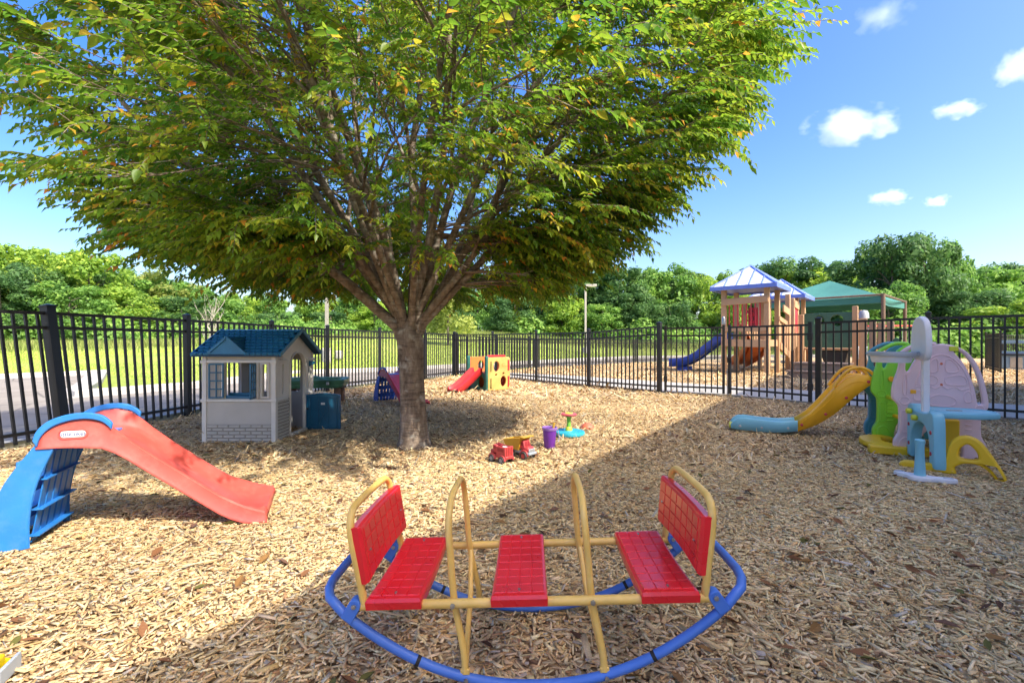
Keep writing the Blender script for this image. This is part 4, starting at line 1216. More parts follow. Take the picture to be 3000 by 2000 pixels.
# open half door
dr = plate('door', [[(0, .0), (.44, .01)] + [(.44 - .44 * k / 8, .435 + .022 * math.sin(math.pi * k / 8)) for k in range(9)]], .030, M_['door_teal'], house, .004, XZ, loc=(hw + .02, .272, .012), rot=(0, 0, R(-3)))
mb = MB()
for x in (.045, .155, .285, .395): mb.box((x, -.018, .22), (.020, .012, .40))
for z in (.03, .41): mb.box((.22, -.018, z), (.40, .012, .018))
mb.build('door_rib', M_['door_teal'], dr, bevel=.003)
mb = MB(); mb.bar((.165, -.019, .06), (.275, -.019, .30), .008, .006); mb.bar((.275, -.019, .06), (.165, -.019, .30), .008, .006); mb.build('door_brace', M_['door_teal'], dr)
mb = MB(); mb.box((.22, -.020, .325), (.050, .004, .026)); mb.build('sticker', M_['white_plastic'], dr)
mb = MB(); mb.box((.02, -.018, .26), (.024, .014, .024)); mb.build('door_latch', M_['rubber'], dr, bevel=.003)

# ================================================================== sand table behind the playhouse
mat('table_green', (.055, .16, .075), .45, var=.45, scale=4, dirt=.2, dirtcol=(.16, .26, .10))
mat('log_brown', (.16, .085, .05), .7, var=.25, scale=6, bump=.6, bscale=18)
tb = thing('water_table', 'green moulded water table on brown log legs behind the playhouse', 'table', (-3.62, 8.62, .002), R(10))
ol_o = rrect(-.55, -.36, .55, .36, .10, 6); ol_i = rrect(-.46, -.27, .46, .27, .08, 6)
rows = [[(x * .94, y * .94, .30) for x, y in ol_o + ol_o[:1]], [(x * 1.0, y * 1.0, .335) for x, y in ol_o + ol_o[:1]], [(x * 1.0, y * 1.0, .37) for x, y in ol_o + ol_o[:1]], [(x * 1.03, y * 1.03, .385) for x, y in ol_o + ol_o[:1]],
        [(x * 1.04, y * 1.04, .44) for x, y in ol_o + ol_o[:1]], [(x * 1.0, y * 1.0, .455) for x, y in ol_o + ol_o[:1]], [(x, y, .45) for x, y in ol_i + ol_i[:1]], [(x * .94, y * .94, .36) for x, y in ol_i + ol_i[:1]], [(0, 0, .355)] * (len(ol_i) + 1)]
mb = MB(); mb.grid(rows); mb.build('basin', M_['table_green'], tb, True, 35)
mb = MB(); mb.box((.30, -.384, .385), (.05, .02, .05)); mb.build('badge', M_['house_grey'], tb, bevel=.006)
mb = MB(); mb.tube([(-.3, -.1, .39), (0, .08, .43), (.25, -.05, .40)], [.05, .07, .04], 8); mb.build('rock_bridge', M_['table_green'], tb)
for x in (-.43, .43):
    for y in (-.22, .22):
        mb = MB(); mb.tube([(x, y, 0), (x, y, .15), (x, y, .315)], [.062, .056, .060], 12); mb.build('leg', M_['log_brown'], tb)

# ================================================================== cube climber with red slide
mat('cube_yellow', (.60, .36, .10), .5, var=.22, scale=3, dirt=.35, dirtcol=(.62, .50, .24))
mat('cube_green', (.02, .13, .10), .45, var=.15)
mat('cube_olive', (.13, .14, .035), .5, var=.15)
mat('cube_red', (.55, .03, .035), .4, var=.1)
mat('cube_orange', (.62, .20, .05), .45, var=.12)
cu_ = thing('cube_climber', 'yellow cube climber with green corners, round holes and short red slide', 'climber', (-.56, 10.75, .003), math.atan2(.73, .69))
S_ = .72; H_ = .77
# local x along the face with holes, local y to the back-left (slide face at x = 0)
def holed(parent, name, m, holes, M, loc, rot=(0, 0, 0), h=H_):
    return plate(name, [rrect(0, 0, S_, h, .05, 4)] + holes, .045, m, parent, .010, M, loc, rot)
f1 = holed(cu_, 'side_panel', M_['cube_yellow'], [ellipse(.27, .555, .095, .125), ellipse(.50, .20, .095, .125), ellipse(.26, .36, .033, .024, 12), ellipse(.50, .385, .033, .024, 12)], XZ, (0, -.0, 0))
for z in (.17, .56):
    mb = MB(); mb.box((.085, -.024, z), (.045, .02, .24)); mb.build('corner_lug', M_['cube_olive'], f1, bevel=.012, seg=3)
    mb = MB(); mb.box((.665, -.024, z + .015), (.055, .025, .26)); mb.build('corner_lug', M_['cube_red'], f1, bevel=.012, seg=3)
mb = MB(); mb.box((.53, -.024, .60), (.14, .010, .10)); mb.build('badge_recess', M_['cube_yellow'], f1, bevel=.012)
holed(cu_, 'back_panel', M_['cube_orange'], [ellipse(.45, .55, .10, .13), ellipse(.25, .2, .10, .12)], XZ, (0, S_, 0))
holed(cu_, 'far_panel', M_['cube_red'], [ellipse(.45, .55, .10, .13)], YZ, (S_ - .03, 0, 0))
g_ = plate('slide_panel', [rrect(0, 0, S_, .40, .03, 3), ellipse(.22, .19, .10, .14)], .045, M_['cube_green'], cu_, .010, YZ, (.02, 0, 0))
for y in (.03, .66):
    mb = MB(); mb.box((.0, y, .40), (.085, .085, .80)); mb.build('corner_post', M_['cube_green'], cu_, bevel=.03, seg=3)
pl_ = plate('far_side_panel', [rrect(0, .0, .16, H_ - .03, .04, 4)], .045, M_['cube_yellow'], cu_, .010, XZ, (-.02, S_ + .01, 0))
mb = MB(); mb.box((.38, .36, .40), (.66, .66, .03)); mb.build('deck', M_['cube_orange'], cu_, bevel=.008)
tr_ = plate('top_rail', [rrect(.05, .70, .66, .82, .05, 4)], .04, M_['cube_red'], cu_, .010, XZ, (.02, .10, 0))
rows = []
for x, z, w, h, d in ((0.02, .42, .16, .10, .05), (-.06, .41, .165, .11, .05), (-.16, .34, .165, .11, .06), (-.34, .215, .165, .105, .06), (-.52, .105, .168, .10, .06), (-.62, .065, .175, .085, .05), (-.70, .052, .18, .06, .045), (-.735, .045, .18, .03, .045)):
    c0 = .36
    rows.append([(x, c0 - w - .008, z - d), (x, c0 - w, z + h), (x, c0 - w + .022, z + h), (x, c0 - w + .045, z + .01), (x, c0, z), (x, c0 + w - .045, z + .01), (x, c0 + w - .022, z + h), (x, c0 + w, z + h), (x, c0 + w + .008, z - d)])
mb = MB(); mb.grid(rows); mb.build('slide', M_['cube_red'], cu_, True, 50, solid=.008)

# ================================================================== small toys
mat('toy_red', (.50, .055, .055), .42, var=.08, dirt=.1, dirtcol=(.55, .25, .2))
mat('toy_red_dark', (.30, .02, .025), .45)
mat('toy_yellow', (.62, .36, .035), .45, var=.08)
mat('toy_grey', (.38, .42, .46), .4, var=.08)
mat('tyre_grey', (.055, .055, .055), .7, var=.2)
mat('hub_grey', (.36, .34, .32), .6, var=.1)
def wheel(parent, x, y, r, w, hub):
    sg = -1 if y < 0 else 1
    o = MB(); Mx = Matrix.Translation((x, y, r)) @ Matrix.Rotation(R(-90 * sg), 4, 'X')
    o.lathe([(r * .55, -w / 2), (r * .92, -w / 2), (r, -w * .3), (r, w * .3), (r * .92, w / 2), (r * .6, w / 2), (r * .58, w * .42)], 22, Mx)
    wo = o.build('wheel', M_['tyre_grey'], parent)
    h = MB(); h.lathe([(r * .60, w * .40), (r * .45, w * .44), (r * .2, w * .50), (0, w * .52)], 18, Mx); h.build('hub', hub, wo)
def fender(parent, x, y, r, m):
    mb = MB(); pts = [(x + r * 1.16 * math.cos(R(a)), y, r + r * 1.16 * math.sin(R(a))) for a in range(0, 181, 20)]
    mb.tube(pts, .011, 6); mb.build('fender', m, parent)
ft = thing('toy_fire_truck', 'small red plastic fire truck with grey wheels facing the tree', 'toy truck', (-.105, 4.33, .004), R(132))
RD = M_['toy_red']
# local +x is the front
mb = MB(); mb.box((-.02, 0, .062), (.215, .094, .03)); mb.build('chassis', RD, ft, bevel=.008)
mb = MB(); mb.box((-.055, 0, .082), (.125, .10, .03)); mb.box((-.055, .046, .118), (.125, .010, .075)); mb.box((-.055, -.046, .118), (.125, .010, .075)); mb.box((-.112, 0, .118), (.012, .10, .085))
mb.build('truck_bed', RD, ft, bevel=.004)
mb = MB()
for y in (-.03, -.01, .01, .03): mb.box((-.1195, y, .115), (.004, .003, .075))
for s_ in (-1, 1):
    mb.box((-.055, s_ * .0515, .128), (.080, .003, .030))
mb.build('bed_slot', M_['toy_red_dark'], ft)
mb = MB(); mb.box((.035, 0, .125), (.055, .092, .075)); mb.box((.078, 0, .092), (.05, .080, .04)); mb.build('cab', RD, ft, bevel=.012, seg=3)
mb = MB(); mb.box((.035, 0, .142), (.035, .0935, .028)); mb.build('cab_window', M_['toy_red_dark'], ft)
mb = MB(); mb.bar((-.10, -.012, .150), (.05, -.012, .172), .006); mb.bar((-.10, .016, .150), (.05, .016, .172), .006)
for k in range(5): mb.bar((-.09 + k * .03, -.012, .1515 + k * .0044), (-.09 + k * .03, .016, .1515 + k * .0044), .005)
mb.build('ladder', M_['toy_red_dark'], ft)
mb = MB(); mb.lathe([(0, .006), (.03, .004), (.034, -.004), (0, -.006)], 14, Matrix.Translation((-.07, .0, .152)) @ Matrix.Rotation(R(12), 4, 'X')); mb.build('hose_reel', M_['white_plastic'], ft)
for x in (-.075, .06):
    for y in (-.055, .055): wheel(ft, x, y, .036, .026, M_['hub_grey']); fender(ft, x, y * .93, .036, RD)
dt = thing('toy_dump_truck', 'toy dump truck with yellow tipper, red cab and grey bumper beside the bucket', 'toy truck', (.085, 4.50, .004), R(-42))
YL = M_['toy_yellow']
mb = MB(); mb.box((.0, 0, .066), (.23, .07, .03)); mb.build('chassis', M_['toy_grey'], dt, bevel=.006)
mb = MB(); mb.box((.085, 0, .098), (.095, .098, .05)); mb.build('bonnet', RD, dt, bevel=.02, seg=3)
mb = MB(); mb.add([(.02, -.05, .10), (.095, -.05, .10), (.095, .05, .10), (.02, .05, .10), (.025, -.043, .178), (.070, -.043, .178), (.070, .043, .178), (.025, .043, .178)], [(0, 3, 2, 1), (4, 5, 6, 7), (0, 1, 5, 4), (1, 2, 6, 5), (2, 3, 7, 6), (3, 0, 4, 7)])
mb.build('cab', RD, dt, bevel=.010, seg=3)
mb = MB()
for y in (-.019, .019):
    mb.add([(.0915, y - .014, .130), (.0915, y + .014, .130), (.0775, y + .013, .166), (.0775, y - .013, .166)], [(0, 1, 2, 3)])
for s_ in (-1, 1): mb.add([(.034, s_ * .0485, .130), (.076, s_ * .0485, .130), (.066, s_ * .0465, .164), (.036, s_ * .0465, .164)], [(0, 1, 2, 3)])
mb.build('cab_window', M_['toy_red_dark'], dt, False)
mb = MB(); mb.box((.142, 0, .062), (.022, .116, .022)); mb.box((.135, 0, .088), (.012, .084, .036)); bo = mb.build('bumper', M_['toy_grey'], dt, bevel=.006, seg=3)
mb = MB()
for y in np.linspace(-.03, .03, 7): mb.box((.1425, float(y), .09), (.003, .004, .026))
mb.build('grille', M_['hub_grey'], bo)
tip = MB()
A_ = [(-.13, -.055, .085), (.015, -.055, .085), (.015, .055, .085), (-.13, .055, .085)]; B_ = [(-.16, -.075, .165), (.055, -.075, .205), (.055, .075, .205), (-.16, .075, .165)]
tip.add(A_ + B_, [(0, 3, 2, 1), (0, 1, 5, 4), (1, 2, 6, 5), (2, 3, 7, 6), (3, 0, 4, 7)])
tp_ = tip.build('tipper', YL, dt, False, solid=.006)
mb = MB(); mb.tube([B_[3], B_[0], B_[1]], .007, 6); mb.tube([B_[2], B_[3]], .007, 6); mb.box((.075, 0, .212), (.05, .155, .010)); mb.build('tipper_rim', YL, tp_, bevel=.003)
for x in (-.075, .085):
    for y in (-.058, .058): wheel(dt, x, y, .040, .030, M_['toy_red']); 
for y in (-.052, .052): fender(dt, .085, y, .040, RD)
mat('bucket_purple', (.17, .035, .36), .4, var=.12)
mat('bucket_rim', (.30, .16, .48), .4)
bk = thing('sand_bucket', 'purple toy bucket with lilac rim and white handle', 'bucket', (.395, 4.93, .004))
mb = MB(); mb.lathe([(0, .004), (.052, .0), (.056, .006), (.074, .20), (.070, .20), (.053, .012), (0, .012)], 28); mb.build('body', M_['bucket_purple'], bk)
mb = MB(); mb.lathe([(.072, .186), (.079, .188), (.081, .198), (.083, .214), (.078, .217), (.072, .212), (.070, .19)], 28); mb.build('rim', M_['bucket_rim'], bk)
mb = MB(); mb.tube(catmull([(.083, -.01, .20), (.094, -.02, .15), (.096, -.03, .10), (.088, -.05, .075), (.070, -.075, .09)], 4, False), .0035, 6); mb.build('handle', M_['toy_grey'], bk)
sh = thing('toy_shovel', 'yellow toy shovel handle sticking out of the purple bucket', 'shovel', (.415, 4.93, .02))
mb = MB(); mb.tube([(0, 0, .0), (.012, .005, .12), (.022, .008, .21), (.026, .009, .245)], [.010, .010, .012, .013], 8); mb.build('handle', YL, sh)
mb = MB(); mb.box((-.002, 0, .02), (.04, .03, .05)); mb.build('blade', YL, sh, bevel=.006)
mat('spin_teal', (.03, .40, .50), .35, var=.06)
mat('spin_green', (.20, .50, .06), .4)
mat('spin_lime', (.60, .62, .06), .4)
mat('spin_pink', (.62, .09, .10), .4)
mat('dome_orange', (.66, .17, .09), .45, var=.05)
sp_ = thing('spinning_toy', 'turquoise sit-and-spin toy with green post and pink wheel', 'spinning toy', (.68, 5.62, .004))
mb = MB(); mb.lathe([(0, .0), (.17, .0), (.19, .010), (.193, .030), (.185, .046), (.165, .052), (.13, .046), (.07, .044), (.045, .055), (0, .06)], 40); mb.build('base', M_['spin_teal'], sp_)
mb = MB(); mb.lathe([(.045, .05), (.038, .09), (.028, .10), (.026, .102)], 20); mb.build('collar', M_['spin_lime'], sp_)
mb = MB(); mb.lathe([(.028, .095), (.022, .15), (.026, .20), (.04, .225), (.04, .23)], 20); mb.build('post', M_['spin_green'], sp_)
mb = MB(); mb.lathe([(0, .222), (.06, .224), (.092, .234), (.098, .246), (.088, .256), (.05, .258)], 32); mb.build('wheel', M_['spin_pink'], sp_)
mb = MB(); mb.lathe([(.055, .256), (.04, .266), (0, .270)], 24); mb.build('hub_cap', M_['spin_lime'], sp_)
dm_ = MB(); dm_.lathe([(.092, .0), (.086, .018), (.072, .038), (.048, .058), (.02, .068), (0, .07)], 28, Matrix.Scale(1, 4))
o = dm_.build('stepping_dome', M_['dome_orange'], None, loc=(.97, 6.06, .004)); setp(o, 'orange plastic dome lying behind the turquoise spinning toy', 'dome')
# yellow toy in the near corner
yt = thing('toy_loader', 'bright yellow toy loader with grey blade lying in the sunny chips', 'toy truck', (-1.745, 1.50, .004), R(20))
mat('loader_yellow', (.72, .52, .01), .4)
mb = MB(); mb.box((0, 0, .045), (.16, .075, .05)); mb.box((-.04, 0, .085), (.07, .07, .05)); mb.build('body', M_['loader_yellow'], yt, bevel=.008)
mb = MB(); mb.box((.105, 0, .03), (.012, .11, .05)); mb.build('blade', M_['toy_grey'], yt, bevel=.003)
mb = MB(); mb.bar((.05, .04, .05), (.10, .04, .03), .012); mb.bar((.05, -.04, .05), (.10, -.04, .03), .012); mb.build('arm', M_['loader_yellow'], yt)
for x in (-.05, .05):
    for y in (-.045, .045): wheel(yt, x, y, .026, .02, M_['toy_grey'])
# ================================================================== three-seat rocker in the foreground
mat('rock_red', (.80, .016, .026), .28, var=.08, dirt=.12, dirtcol=(.6, .10, .09), coat=.15)
mat('rock_yellow', (.80, .50, .12), .42, var=.12, scale=9, dirt=.45, dirtcol=(.80, .60, .28))
mat('rock_blue', (.06, .175, .58), .42, var=.12, dirt=.35, dirtcol=(.13, .24, .52))
RY, RB, RR = M_['rock_yellow'], M_['rock_blue'], M_['rock_red']
rk = thing('seesaw_rocker', 'red, yellow and blue metal rocker with three red seats in the near shade', 'rocker', (.085, 1.69, .004), R(-2.2))
rk.rotation_euler = (0, R(-2.6), R(-2.2))
HB = .285; HD = .215; HL = .585
def rail_z(x): return .024 + .252 * (abs(x) / .62) ** 2.15
loop = []
xs_ = np.linspace(-.60, .60, 31)
side = [(float(x), rail_z(float(x))) for x in xs_]
loop += [(x, -HD, z) for x, z in side]
endr = [(.628, -HD + .004, .288), (.656, -HD + .022, .302), (.674, -HD + .060, .312), (.682, -HD + .11, .316), (.683, 0, .317)]
loop += endr + [(x, -y, z) for x, y, z in reversed(endr[:-1])]
loop += [(x, HD, z) for x, z in reversed(side)]
loop += [(-x, -y, z) for x, y, z in endr] + [(-x, y, z) for x, y, z in reversed(endr[:-1])]
mb = MB(); mb.tube(loop, .0150, 14, closed=True); ro_ = mb.build('rocker_loop', RB, rk)
for sx in (-1, 1):
    for sy in (-1, 1):
        x = sx * .37; mb = MB(); d = Vector((1, 0, (rail_z(.375) - rail_z(.365)) / .01 * sx)).normalized()
        p = Vector((x, sy * HD, rail_z(x))); mb.tube([p - d * .006, p + d * .006], .0158, 14); mb.build('joint_ring', M_['rubber'], ro_)
for sy in (-1, 1):
    mb = MB(); mb.tube([(-HL, sy * HD, HB), (HL, sy * HD, HB)], .0145, 14); bo = mb.build('side_bar', RY, rk)
    for sx in (-1, 1):
        br = plate('bracket', [[(-.020, -.045), (.020, -.045), (.020, .008)] + [(.020 * math.cos(R(a)), .008 + .020 * math.sin(R(a))) for a in range(15, 180, 15)] + [(-.020, .008)]], .036, RB, rk, .003, XZ, loc=(sx * (HL - .018), sy * HD, HB))
        br.rotation_euler = (0, R(-sx * 32), 0)
        for s2 in (-1, 1):
            mb = MB(); mb.lathe([(0, .006), (.0075, .005), (.008, 0)], 10, Matrix.Translation((0, s2 * .018, .008)) @ Matrix.Rotation(R(-90 * s2), 4, 'X')); mb.build('bolt', M_['steel'], br)
# seats and backrests with a raised square grid
def seat_mesh(w, d, nx, ny, t=.036, sag=.010):
    mb = MB(); NXs, NYs = 8, 14; top = []; bot = []
    def zz(u, v): return -sag * (1 - (2 * v - 1) ** 2) * .9 + (.004 if False else 0)
    def edge(u, v):
        e = min(min(u, 1 - u) * w, min(v, 1 - v) * d); r_ = .013
        return -r_ * (1 - math.sqrt(max(0, 1 - (1 - min(e / r_, 1)) ** 2)))
    us = [0, .02, .06] + list(np.linspace(.12, .88, 7)) + [.94, .98, 1]; vs_ = [0, .012, .03] + list(np.linspace(.08, .92, 13)) + [.97, .988, 1]
    rows = []
    for v in vs_:
        rows.append([((u - .5) * w, (v - .5) * d, zz(u, v) + edge(u, v)) for u in us])
    mb.grid(rows)
    per = [(u, vs_[0]) for u in us] + [(us[-1], v) for v in vs_[1:]] + [(u, vs_[-1]) for u in reversed(us[:-1])] + [(us[0], v) for v in reversed(vs_[1:-1])]
    ring = [((u - .5) * w, (v - .5) * d, zz(u, v) + edge(u, v)) for u, v in per]; low = [(x * .985, y * .985, z - t + .012) for x, y, z in ring]
    n = len(ring); mb.add(ring + low, [(i, n + i, n + (i + 1) % n, (i + 1) % n) for i in range(n)])
    mb.add(low, [tuple(range(n))])
    # raised tiles
    gx0, gy0 = .90, .93
    for i in range(nx):
        for j in range(ny):
            u0 = .5 + gx0 * (i / nx - .5) + .010; u1 = .5 + gx0 * ((i + 1) / nx - .5) - .010
            v0 = .5 + gy0 * (j / ny - .5) + .006; v1 = .5 + gy0 * ((j + 1) / ny - .5) - .006
            c = [((u - .5) * w, (v - .5) * d, zz(u, v) + edge(u, v) - .001) for u, v in ((u0, v0), (u1, v0), (u1, v1), (u0, v1))]
            k = .0018; cc = [((u - .5) * w, (v - .5) * d, zz(u, v) + edge(u, v) + .0030) for u, v in ((u0 + k / w, v0 + k / d), (u1 - k / w, v0 + k / d), (u1 - k / w, v1 - k / d), (u0 + k / w, v1 - k / d))]
            mb.add(c + cc, [(4, 5, 6, 7), (0, 1, 5, 4), (1, 2, 6, 5), (2, 3, 7, 6), (3, 0, 4, 7)])
    return mb.mesh('seat', RR, True, 30)
SEAT = seat_mesh(.178, .475, 4, 8)
BACK = seat_mesh(.182, .455, 4, 7, .034, .012)
for x in (-.435, -.040, .425):
    so = link('seat', SEAT, rk, (x, -.004, HB + .034))
    for y in (-.20, .20):
        mb = MB(); mb.lathe([(0, .0035), (.0045, .003), (.005, -.002)], 10, Matrix.Translation((0, y, .002 - .010 * (1 - (2 * (y / .475)) ** 2)))); mb.build('screw', M_['steel'], so)
for sx in (-1, 1):
    bx = sx * .535
    pts = catmull([(bx, -HD, HB), (bx + sx * .012, -HD, HB + .09), (bx + sx * .030, -HD, HB + .20), (bx + sx * .036, -HD + .006, HB + .262), (bx + sx * .040, -HD + .040, HB + .292), (bx + sx * .041, -HD + .09, HB + .300), (bx + sx * .042, 0, HB + .302),
            (bx + sx * .041, HD - .09, HB + .300), (bx + sx * .040, HD - .040, HB + .292), (bx + sx * .036, HD - .006, HB + .262), (bx + sx * .030, HD, HB + .20), (bx + sx * .012, HD, HB + .09), (bx, HD, HB)], 4, False)
    mb = MB(); mb.tube(pts, .0125, 12); bk_ = mb.build('back_frame', RY, rk)
    for sy in (-1, 1):
        mb = MB(); mb.tube([(bx + sx * .005 - sx * .0130, sy * HD, HB + .055), (bx + sx * .005 - sx * .0115, sy * HD, HB + .055)], .004, 8); mb.build('hole', M_['rubber'], bk_)
    o = link('backrest', BACK, rk)
    o.matrix_basis = Matrix.Translation((bx - sx * .016, 0, HB + .165)) @ Matrix.Rotation(R(-sx * 83), 4, 'Y') @ (Matrix.Rotation(math.pi, 4, 'Z') if sx < 0 else Matrix.Identity(4))
    for y in (-.18, .18):
        mb = MB(); mb.lathe([(0, .0035), (.0045, .003), (.005, -.002)], 8, Matrix.Translation((0, y, .002 - .004))); mb.build('screw', M_['steel'], o)
# two arched handles between the seats, standing on the rockers
for hx in (-.250, .188):
    fx = hx + .028
    pts = catmull([(fx, -HD, rail_z(fx) + .012), (fx - .004, -HD + .012, .13), (hx, -HD + .019, HB), (hx - .006, -HD + .022, .42), (hx - .010, -HD + .030, .515), (hx - .010, -HD + .075, .572), (hx - .010, -HD + .14, .590), (hx - .010, 0, .592),
            (hx - .010, HD - .14, .590), (hx - .010, HD - .075, .572), (hx - .010, HD - .030, .515), (hx - .006, HD - .022, .42), (hx, HD - .019, HB), (fx - .004, HD - .012, .13), (fx, HD, rail_z(fx) + .012)], 4, False)
    mb = MB(); mb.tube(pts, .0115, 12); hd_ = mb.build('handle', RY, rk)
    for sy in (-1, 1):
        mb = MB(); mb.lathe([(0, .006), (.0075, .005), (.008, 0)], 10, Matrix.Translation((hx, sy * (HD + .0145), HB)) @ Matrix.Rotation(R(-90 * sy), 4, 'X')); mb.build('bolt', M_['steel'], hd_)
        mb = MB(); mb.box((fx, sy * HD, rail_z(fx) + .018), (.030, .014, .02)); mb.build('foot_plate', RY, hd_, bevel=.004)
        mb = MB(); mb.lathe([(0, .006), (.007, .005), (.0075, 0)], 10, Matrix.Translation((fx + .004, sy * (HD + .0165), rail_z(fx))) @ Matrix.Rotation(R(-90 * sy), 4, 'X')); mb.build('bolt', M_['steel'], hd_)
    mb = MB(); mb.tube([(hx + .004, HD - .02, .275), (hx + .012, HD - .13, .16), (fx, -HD + .02, .085)], .010, 10); mb.build('cross_brace', RY, rk)

# ================================================================== pastel climber with orange slide (right)
mat('pc_pink', (.84, .60, .62), .42, var=.04, dirt=.06, dirtcol=(.5, .36, .40))
mat('pc_green', (.28, .72, .05), .40, var=.05)
mat('pc_teal', (.085, .30, .39), .40, var=.06)
mat('pc_blue', (.22, .52, .64), .40, var=.05)
mat('pc_orange', (.95, .47, .025), .38, var=.05)
mat('pc_yellow', (.86, .52, .014), .40, var=.06)
mat('pc_lime', (.66, .66, .04), .40)
mat('pc_white', (.78, .76, .79), .42, var=.03, dirt=.08)
mat('pc_grey', (.40, .42, .45), .45, var=.04)
mat('knob_red', (.50, .04, .06), .35)
ang_u = math.atan2(-.40, .916)
pc = thing('plastic_climber', 'pastel pink, green and teal climber with orange slide in the shade by the fence', 'climber', (3.80, 4.65, .003), ang_u)
# local x = along the panels, local y = away from the camera (panel spacing)
W2 = .66
def half(pts): return pts + [(W2 - x, y) for x, y in reversed(pts)]
out_l = [(.020, .0), (-.015, .05), (-.018, .14), (.012, .205), (.022, .26), (.022, .46), (.000, .51), (-.032, .56), (-.030, .66), (-.008, .76), (.014, .835), (.026, .93), (.004, .975), (.03, .992), (.062, .975), (.075, .90), (.073, .84), (.086, .818), (.106, .835), (.135, .905), (.175, .975), (.235, 1.045), (.30, 1.085)]
outline = catmull([(.09, 0)] + out_l[::1], 3, False)
outline = [(p.x, p.y) for p in outline]
def arch_panel(name, m, y, slot=True, opening=True):
    L = outline
    # right side: the dome edge carries an arching grab bar with a long slot
    Rr = [(.36, 1.092), (.44, 1.075), (.52, 1.03), (.585, .95), (.64, .82), (.672, .68), (.688, .58), (.690, .50), (.665, .46), (.640, .445), (.638, .26), (.648, .205), (.678, .14), (.675, .05), (.640, 0), (.57, 0)]
    ol = L + [(p.x, p.y) for p in catmull(Rr, 3, False)]
    holes = []
    if slot:
        s_ = catmull([(.455, 1.045), (.52, .985), (.575, .89), (.612, .78), (.636, .66), (.650, .55), (.640, .525), (.612, .53), (.600, .62), (.578, .72), (.545, .83), (.50, .925), (.45, 1.0), (.435, 1.035)], 3)
        holes.append([(p.x, p.y) for p in s_])
    if opening:   # crawl-through tunnel between the legs
        pass
    # notch between the legs as part of the outline
    leg = [(.50, 0), (.50, .10), (.475, .19), (.42, .26), (.34, .285), (.26, .265), (.205, .20), (.18, .10), (.18, 0)]
    ol = ol + [(p.x, p.y) for p in catmull(leg, 3, False)]
    o = plate(name, [ol] + holes, .055, m, pc, .014, XZ, loc=(0, y, 0))
    # raised mouldings
    mb = MB(); yy = -.0285; rr_ = .0065
    def line(pts, closed=False): mb.tube([(x, yy, z) for x, z in pts], rr_, 5, closed=closed)
    line([(p.x, p.y) for p in catmull([(.055, .60), (.052, .70), (.062, .78), (.078, .79), (.085, .70), (.080, .60)], 4)], True)
    line(ellipse(.065, .535, .038, .036, 16), True)
    line(ellipse(.622, .485, .030, .028, 14), True)
    line([(p.x, p.y) for p in catmull([(.13, .57), (.15, .70), (.19, .84), (.26, .95), (.345, .99), (.43, .95), (.50, .86), (.55, .73), (.575, .57)], 5, False)])
    line([(p.x, p.y) for p in catmull([(.13, .655), (.17, .68), (.21, .655), (.25, .685), (.30, .66), (.345, .69), (.39, .66), (.44, .685), (.49, .655), (.545, .675)], 4, False)])
    line([(p.x, p.y) for p in catmull([(.17, .70), (.185, .79), (.24, .79), (.31, .77), (.31, .71), (.24, .70)], 4)], True)
    line([(p.x, p.y) for p in catmull([(.38, .71), (.38, .77), (.45, .79), (.515, .78), (.53, .71), (.45, .70)], 4)], True)
    line([(p.x, p.y) for p in catmull([(.22, .85), (.27, .93), (.315, .94), (.315, .83), (.26, .82)], 4)], True)
    line([(p.x, p.y) for p in catmull([(.38, .83), (.38, .94), (.43, .93), (.475, .85), (.44, .82)], 4)], True)
    line([(p.x, p.y) for p in catmull([(.26, .57), (.24, .54), (.27, .505), (.31, .50), (.35, .495), (.40, .50), (.445, .52), (.45, .56), (.41, .59), (.36, .60), (.31, .60)], 4)], True)
    for cx_ in (.165, .54):
        line([(p.x, p.y) for p in catmull([(cx_ - .025, .55), (cx_ - .025, .62), (cx_, .645), (cx_ + .025, .62), (cx_ + .025, .55)], 4)], True)
    line([(.13, .475), (.58, .475)])
    for z in (.24, .285, .33, .375, .42): line([(.115, z), (.165, z)]); line([(.52, z), (.565, z)])
    line([(.045, .23), (.045, .44), (.10, .44), (.10, .23)], True)
    line([(p.x, p.y) for p in catmull([(.02, .03), (.03, .14), (.08, .175), (.13, .13), (.145, .03)], 4, False)])
    ga = MB(); ga.tube(catmull([(.028, 0, .975), (.075, 0, 1.025), (.145, 0, 1.070), (.22, 0, 1.095), (.31, 0, 1.085)], 4, False), .021, 8); ga.build('grab_arc', m, o)
    mo_ = mb.build('moulding', m, o); mo_['kind'] = 'stuff'
    return o
p1 = arch_panel('front_panel', M_['pc_pink'], 0)
for z in (.70, .90):
    mb = MB(); mb.lathe([(0, .008), (.010, .006), (.012, 0)], 12, Matrix.Translation((.345, -.028, z)) @ Matrix.Rotation(R(90), 4, 'X')); mb.build('bolt_cap', M_['dome_orange'], p1)
mb = MB(); mb.box((.130, -.030, .625), (.045, .012, .038)); mb.build('peg', M_['pc_orange'], p1, bevel=.006)
p2 = arch_panel('middle_panel', M_['pc_green'], .70)
mb = MB(); mb.lathe([(0, .02), (.026, .016), (.030, 0)], 14, Matrix.Translation((.150, -.030, .70)) @ Matrix.Rotation(R(90), 4, 'X')); mb.build('knob', M_['pc_orange'], p2)
p3 = arch_panel('back_panel', M_['pc_teal'], 1.02)
for y0, y1 in ((0, .70), (.70, 1.02)):
    for x, z in ((.12, .50), (.56, .50), (.36, 1.06)):
        mb = MB(); mb.tube([(x, y0 + .02, z), (x, y1 - .02, z)], .022, 10); mb.build('spacer_bar', M_['pc_lime'], pc)
mb = MB(); mb.box((.36, .34, .30), (.42, .62, .03)); mb.build('deck', M_['pc_yellow'], pc, bevel=.008)
mb = MB(); mb.box((.36, .86, .55), (.50, .28, .03)); mb.build('upper_deck', M_['pc_yellow'], pc, bevel=.008)
